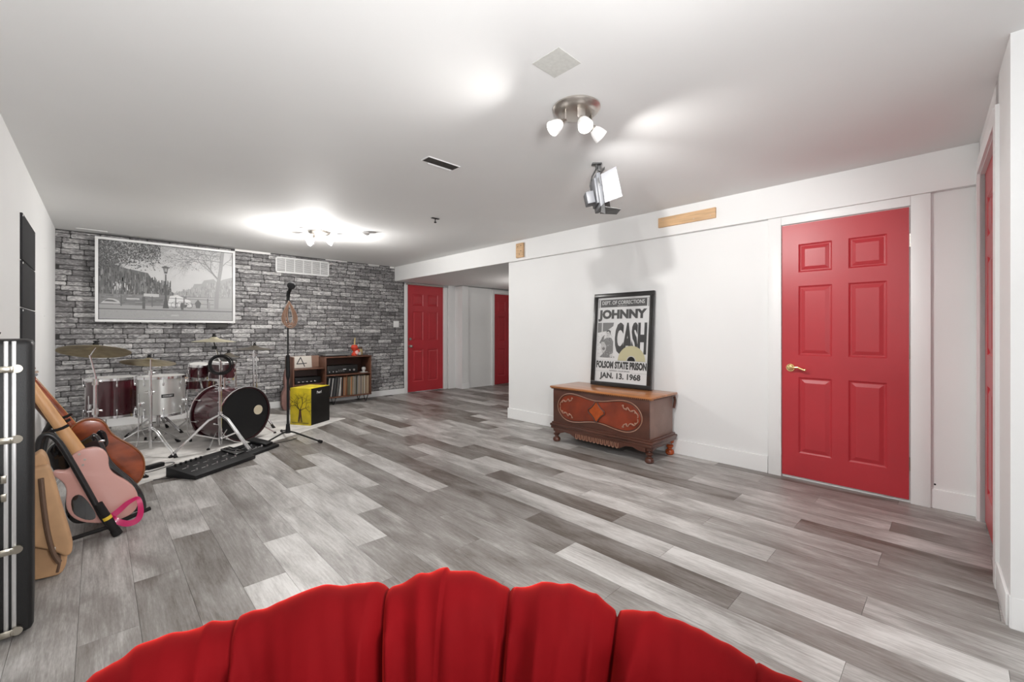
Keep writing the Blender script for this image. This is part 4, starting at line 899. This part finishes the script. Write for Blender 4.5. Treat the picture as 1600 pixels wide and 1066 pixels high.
G().box((.28,.15,.07),(.10,.22,.022),.006,Matrix.Rotation(R(10),4,'X')).build('treadle',BLACK,t)
# power adapter and leads
t=thing('power_adapter','black power adapter with its lead on the rug by the guitars','adapter',(.36,4.83,.009),R(28)); G().box((0,0,.018),(.13,.05,.034),.006).build('case',BLACK,t)
G().tube(curve([(.065,0,.015),(.12,.04,.006),(.16,.0,.006),(.12,-.06,.006),(-.06,-.10,.006),(-.2,-.06,.006)],3),.003,6).build('lead',BLACK,t)
o=G().tube(curve([(.30,4.80,.012),(.2,4.72,.012),(.1,4.80,.012),(.15,4.95,.012),(-.05,4.9,.012),(-.1,4.6,.004)],3),.003,6).build('floor_cable',BLACK); tag(o,'thin black lead running along the floor behind the guitars','cable')
o=G().tube(curve([(.55,4.40,.006),(.35,4.45,.006),(.2,4.5,.006),(.0,4.45,.006)],3),.003,6).build('floor_cable',BLACK); tag(o,'thin black lead from the large pedal board towards the guitars','cable')
o=G().tube(curve([(.9,4.95,.012),(1.05,5.12,.013),(1.25,5.05,.012),(1.45,5.0,.006),(1.6,5.1,.006)],3),.0035,6).build('floor_cable',BLACK); tag(o,'black cable along the rug edge towards the mic stand','cable')
# ================= GUITARS
PINKM=mat('pink_paint',(.62,.34,.30),.25,coat=.4); MAPLE=mat('maple',(.62,.34,.16),.4,var=.1,vscale=8,stretch=(4,4,.6)); MAHO=mat('mahogany',(.26,.055,.018),.22,var=.45,vscale=7,coat=.4,stretch=(1,1,2)); YB_=mat('fret_edge',(.72,.42,.10),.4)
PINK = [(-0.067, 0.513), (-0.043, 0.516), (-0.011, 0.517), (0.017, 0.504), (0.039, 0.477), (0.049, 0.44), (0.048, 0.4), (0.057, 0.363), (0.083, 0.327), (0.128, 0.286), (0.162, 0.241), (0.182, 0.185), (0.183, 0.132), (0.166, 0.091), (0.128, 0.061), (0.068, 0.054), (0.003, 0.067), (-0.039, 0.083), (-0.074, 0.103), (-0.104, 0.136), (-0.124, 0.181), (-0.129, 0.23), (-0.125, 0.286), (-0.131, 0.325), (-0.15, 0.358), (-0.176, 0.388), (-0.181, 0.408), (-0.167, 0.417), (-0.137, 0.406), (-0.115, 0.412), (-0.109, 0.435), (-0.113, 0.474), (-0.094, 0.499)]
CAV = [(-0.109, 0.227), (-0.097, 0.257), (-0.07, 0.26), (-0.043, 0.218), (-0.018, 0.163), (-0.004, 0.119), (-0.011, 0.097), (-0.039, 0.1), (-0.074, 0.125), (-0.101, 0.162)]
BROWN = [(-0.115, 0.594), (-0.089, 0.617), (-0.059, 0.631), (-0.02, 0.63), (0.019, 0.614), (0.042, 0.586), (0.054, 0.551), (0.071, 0.515), (0.107, 0.476), (0.157, 0.433), (0.2, 0.385), (0.226, 0.34), (0.236, 0.28), (0.23, 0.224), (0.217, 0.187), (0.195, 0.162), (0.14, 0.099), (0.075, 0.083), (0.019, 0.11), (-0.02, 0.185), (-0.036, 0.275), (-0.074, 0.337), (-0.111, 0.398), (-0.133, 0.497), (-0.131, 0.56)]
BLK_OUT = [(-0.219, 0.477), (-0.202, 0.517), (-0.175, 0.535), (-0.134, 0.53), (-0.092, 0.512), (-0.038, 0.543), (-0.019, 0.562), (0.003, 0.551), (0.029, 0.5), (0.056, 0.39), (0.102, 0.316), (0.166, 0.236), (0.216, 0.137), (0.236, 0.054), (0.234, -0.011), (0.207, -0.031), (0.134, -0.03), (0.056, -0.016), (-0.019, 0.013), (-0.092, 0.016), (-0.127, 0.057), (-0.144, 0.132), (-0.134, 0.219), (-0.137, 0.26), (-0.168, 0.318), (-0.189, 0.372), (-0.202, 0.404)]
RACK = [(0.084, -0.006), (0.024, 0.116), (-0.004, 0.202), (-0.065, 0.37), (-0.118, 0.513), (-0.156, 0.603), (-0.181, 0.635), (-0.206, 0.641), (-0.224, 0.615), (-0.227, 0.562), (-0.227, 0.499), (-0.215, 0.46)]
RACK2 = [(-0.227, 0.428), (-0.225, 0.542), (-0.22, 0.637), (-0.203, 0.687)]
RIB = [(0.063, 0.11), (0.096, 0.13), (0.125, 0.156), (0.156, 0.173), (0.18, 0.184), (0.19, 0.138), (0.19, 0.087), (0.171, 0.057), (0.133, 0.055), (0.096, 0.075), (0.067, 0.104)]
BAG1 = [(-0.166, 0.548), (-0.124, 0.341), (-0.097, 0.21), (-0.088, 0.146), (-0.093, 0.108), (-0.114, 0.1), (-0.139, 0.134), (-0.166, 0.248), (-0.184, 0.388), (-0.188, 0.523)]
BAG0 = [(-0.195, 0.542), (-0.191, 0.375), (-0.158, 0.183), (-0.107, 0.066), (-0.114, 0.034), (-0.129, 0.015), (-0.15, 0.036), (-0.187, 0.102), (-0.199, 0.197)]
def loc2(pts,c): return [(a-c[0],b-c[1]) for a,b in pts]
def prism_thing(t,name,pts,y0,y1,bev,m,seg=3,sm=1): return G().prism(pts,y0,y1,bev,seg,None,sm).build(name,m,t,50)
def neck(t,base,dirv,L_,w0,w1,y,m,fb):
    d=Vector((dirv[0],0,dirv[1])).normalized(); n=Vector((d.z,0,-d.x))
    b=Vector((base[0],y,base[1])); e=b+d*L_
    g=G(); rings=[]
    for k in range(9):
        f=k/8; w=(w0+(w1-w0)*f)/2; c=b+d*(L_*f); ring=[]
        for i in range(9):
            a=PI*i/8; ring.append(g.bm.verts.new(c+n*(w*math.cos(a))+Vector((0,-.020*math.sin(a),0))))
        rings.append(ring)
    for r0,r1 in zip(rings,rings[1:]):
        for i in range(8): g.bm.faces.new((r0[i],r0[i+1],r1[i+1],r1[i]))
        g.bm.faces.new((r0[8],r0[0],r1[0],r1[8]))
    g.bm.faces.new(rings[0]); g.bm.faces.new(rings[-1][::-1]); bmesh.ops.recalc_face_normals(g.bm,faces=g.bm.faces); g.build('neck',m,t,40)
    g=G(); p=[b+n*w0/2*1.04,b-n*w0/2*1.04,e-n*w1/2*1.04,e+n*w1/2*1.04]; q_=[x+Vector((0,.007,0)) for x in p]
    vs=[g.bm.verts.new(x) for x in p+q_]
    for f in((0,1,2,3),(7,6,5,4),(0,4,5,1),(1,5,6,2),(2,6,7,3),(3,7,4,0)): g.bm.faces.new([vs[i] for i in f])
    bmesh.ops.recalc_face_normals(g.bm,faces=g.bm.faces); g.build('fretboard',fb,t,0)
    # headstock
    hs=[(0,-w1*.5),(.03,-w1*.9),(.17,-w1*.75),(.185,0),(.17,w1*.6),(.03,w1*.6),(0,w1*.5)]
    M=Matrix((( d.x,0,n.x,e.x),(0,1,0,e.y),(d.z,0,n.z,e.z),(0,0,0,1)))
    G().prism(hs,-.008,.006,.003,1,M).build('headstock',m,t)
    for k in range(6):
        c=M@Vector((.035+.025*k,-.004,w1*.95)); G().cyl(c-Vector((0,.006,0)),c+Vector((0,.006,0)),.008,n=10).build('tuning_peg',CHROME,t)
# pink guitar (back towards the camera)
c=(0,0); t=thing('pink_electric_guitar','pale pink electric guitar with its back turned, nearest in the rack','guitar',(.03,3.5,0))
pk=loc2(PINK,(.03,0)); prism_thing(t,'body',pk,0,.045,.008,PINKM); G().prism(loc2(CAV,(.03,0)),-.003,.002,.001,1,None,1).build('cavity_cover',GLOSSB,t)
neck(t,(-.1035,.49),(-.16,.345),.46,.060,.044,.035,MAPLE,YB_)
for a,b in((-.067,.455),(-.09,.49),(-.075,.425)): G().cyl((a-.015,-.002,b),(a-.015,.002,b),.006,n=10).build('neck_bolt',STEEL,t)
G().prism([(-.10,.35),(-.085,.36),(-.10,.30),(-.115,.29)],.046,.05).build('pickguard',GLOSSB,t)
# black guitar
t=thing('black_electric_guitar','glossy black electric guitar between the pink and the brown guitars','guitar',(0,3.72,0)); 
BO=[(a,max(b,.015)) for a,b in BLK_OUT]; prism_thing(t,'body',BO,0,.045,.012,GLOSSB,3,2); neck(t,(-.10,.50),(-.17,.31),.42,.055,.043,.035,mat('neck_dark',(.12,.05,.03),.35),BLACK)
G().box((.02,-.004,.51),(.03,.006,.012),.002).build('strap_button_plate',CHROME,t)
# brown acoustic
t=thing('brown_acoustic_guitar','glossy reddish brown acoustic guitar farthest in the rack','guitar',(0,3.93,0))
BR=[(a,b) for a,b in BROWN]; prism_thing(t,'body',BR,-.06,.04,.012,MAHO,3,2)
g=G().tube([(a,-.058,b) for a,b in chaikin(BR,2)],.004,6,True); g.build('binding',mat('binding',(.30,.12,.05),.3),t)
G().prism(chaikin([(-.01,.53),(.01,.56),(.04,.54),(.05,.50),(.055,.45),(.02,.42),(-.005,.47)],2),-.066,-.059,.002,1).build('pickguard',GLOSSB,t)
G().tube(curve([(-.04,-.064,.40),(.05,-.064,.30),(.13,-.064,.22)],1),.004,6).build('string_set',CHROME,t)
neck(t,(-.115,.58),(-.17,.31),.36,.055,.045,.0,MAHO,YB_)
# rack
t=thing('guitar_rack','black tubular guitar rack with padded arms holding three guitars','rack',(0,3.41,0))
r1=[(a,0,max(b,.014)) for a,b in RACK]; G().tube(curve(r1,2),.0145,12).build('front_frame',mat('rack_black',(.012,.012,.013),.35),t)
def ip(f): 
    a,b=Vector(r1[0]),Vector(r1[3]); return a+(b-a)*f
G().cyl(ip(.04),ip(.55),.021,n=16).build('foam_sleeve',RUB,t); G().cyl(ip(.27),ip(.32),.0225,n=16).build('yellow_ring',mat('yellow_ring',(.72,.50,.04),.5),t); G().cyl(ip(-.02)+Vector((0,0,.0)),ip(.07),.024,.023,16).build('foot_cap',RUB,t)
G().tube(curve([(-.225,.02,.46),(-.228,.12,.42),(-.226,.25,.52),(-.20,.3,.66)],2),.014,10).build('back_frame',mat('rack_black',(.012,.012,.013),.35),t)
G().tube(curve([(-.215,0,.46),(-.20,0,.2),(-.19,0,.014)],1),.014,10).build('rear_leg',RUB,t)
G().tube([(.05,.01,.06),(-.19,.01,.03)],.011,10).tube([(.05,.0,.06),(.06,.7,.06)],.013,10).build('bottom_rail',RUB,t); G().tube([(.05,.05,.05),(.24,.12,.08)],.012,10).build('side_arm',RUB,t)
rod((-.19,0,.03),(-.19,.7,.03),.012,RUB,'rear_rail',t); rod((.06,.7,.06),(-.226,.7,.55),.013,RUB,'far_frame',t); rod((-.222,0,.60),(-.222,.7,.60),.013,RUB,'top_rail',t)
for y in(.05,.27,.5): G().tube(curve([(-.222,y,.61),(-.19,y,.645),(-.145,y-.01,.655),(-.115,y-.01,.672)],1),.008,8).build('neck_arm',RUB,t)
# ribbon strap
t=thing('pink_strap','shiny hot pink ribbon strap looped at the bottom of the pink guitar','strap',(.03,3.44,0))
rp=curve([(a-.03,b) for a,b in RIB+[RIB[0]]],2); g=G(); n=len(rp)
vs=[]
for i,(a,b) in enumerate(rp):
    p0=rp[max(0,i-1)]; p1=rp[min(n-1,i+1)]; tx,tz=p1[0]-p0[0],p1[1]-p0[1]; ln=math.hypot(tx,tz) or 1
    f=i/n; wd=.017*(.55+.45*abs(math.cos(PI*f*1.5)))
    dv=Vector((-tz/ln,.55*math.sin(2*PI*f+.6),tx/ln)).normalized()*wd; o1=Vector((a,.035*math.sin(f*PI*2),b)); vs.append((g.bm.verts.new(o1+dv),g.bm.verts.new(o1-dv)))
for (a,b),(c_,d_) in zip(vs,vs[1:]): g.bm.faces.new((a,b,d_,c_))
bmesh.ops.solidify(g.bm,geom=g.bm.faces[:],thickness=.002); g.build('ribbon',mat('hot_pink',(.80,.035,.22),.3,coat=.2),t)
# gig bag
TAN=mat('tan_canvas',(.46,.27,.14),.7,var=.1,vscale=12,bump=.3); ZIP=mat('zip_brown',(.12,.07,.045),.5)
t=thing('gig_bag','tan canvas gig bag with brown zips slumped behind the hard case','bag',(-.16,3.05,0))
B0=[(-.22,.60),(-.195,.62),(-.17,.56),(-.15,.34),(-.125,.17),(-.107,.075),(-.112,.035),(-.129,.004),(-.16,.004),(-.23,.01),(-.31,.03),(-.34,.3),(-.30,.55)]
G().prism([(a+.16,b) for a,b in B0],0,.11,.03,4,None,2).build('main_pouch',TAN,t,60)
B1=[(-.19,.56),(-.160,.555),(-.122,.341),(-.095,.21),(-.086,.146),(-.090,.112),(-.112,.104),(-.139,.134),(-.17,.16),(-.24,.2),(-.27,.4),(-.24,.55)]
G().prism([(a+.16,b) for a,b in B1],-.06,.01,.02,4,None,2).build('front_pocket',TAN,t,60)
G().tube(curve([(-0.030,-.068,0.507),(-0.022,-.068,0.379),(-0.009,-.068,0.239),(0.011,-.068,0.132),(0.030,-.068,0.091)],2),.010,8).build('zip',ZIP,t)
G().tube(curve([(-.035,.03,.52),(-.02,.0,.38),(.01,.0,.20),(.03,.0,.08),(.02,.0,.02)],2),.006,8).build('zip',ZIP,t); G().box((.014,-.066,.15),(.008,.008,.04),.003).build('zip_pull',STEEL,t)
# hard case
TOLEX=mat('case_black',(.006,.006,.0065),.5,bump=.4,bscale=350); t=thing('guitar_hard_case','tall black hard shell guitar case with nickel latches at the left edge','case',(-.243,2.54,0),R(3.5))
bx(-.068,.062,0,.40,.012,1.165,.022).build('shell',TOLEX,t,50)
for x in(-.016,.004): bx(x,x+.013,-.004,.404,.03,1.16,.003).build('valance_strip',mat('valance',(.60,.60,.60),.35,.7),t)
NI=mat('latch_nickel',(.42,.39,.33),.3,1)
for z in(1.051,.778,.35,.035):
    g=G().box((-.014,-.012,z),(.052,.010,.026),.004).cyl((.018,-.016,z+.002),(.018,-.004,z+.002),.016,n=20).box((-.05,-.010,z),(.034,.008,.028),.003); la=g.build('latch',NI,t)
    G().box((-.012,-.019,z),(.03,.006,.020),.003).build('latch_lever',NI,la)
G().box((-.016,-.008,.63),(.016,.008,.03),.002).box((-.016,-.008,.56),(.016,.008,.03),.002).build('handle_bracket',NI,t); G().tube(curve([(-.03,-.01,.65),(-.05,-.05,.62),(-.05,-.05,.57),(-.03,-.01,.54)],2),.011,10).build('handle',BLACK,t)
G().tube(curve([(-.03,.01,1.165),(-.03,.01,1.18),(-.025,.01,1.195)],1),.004,6).build('hook',BLACK,t)
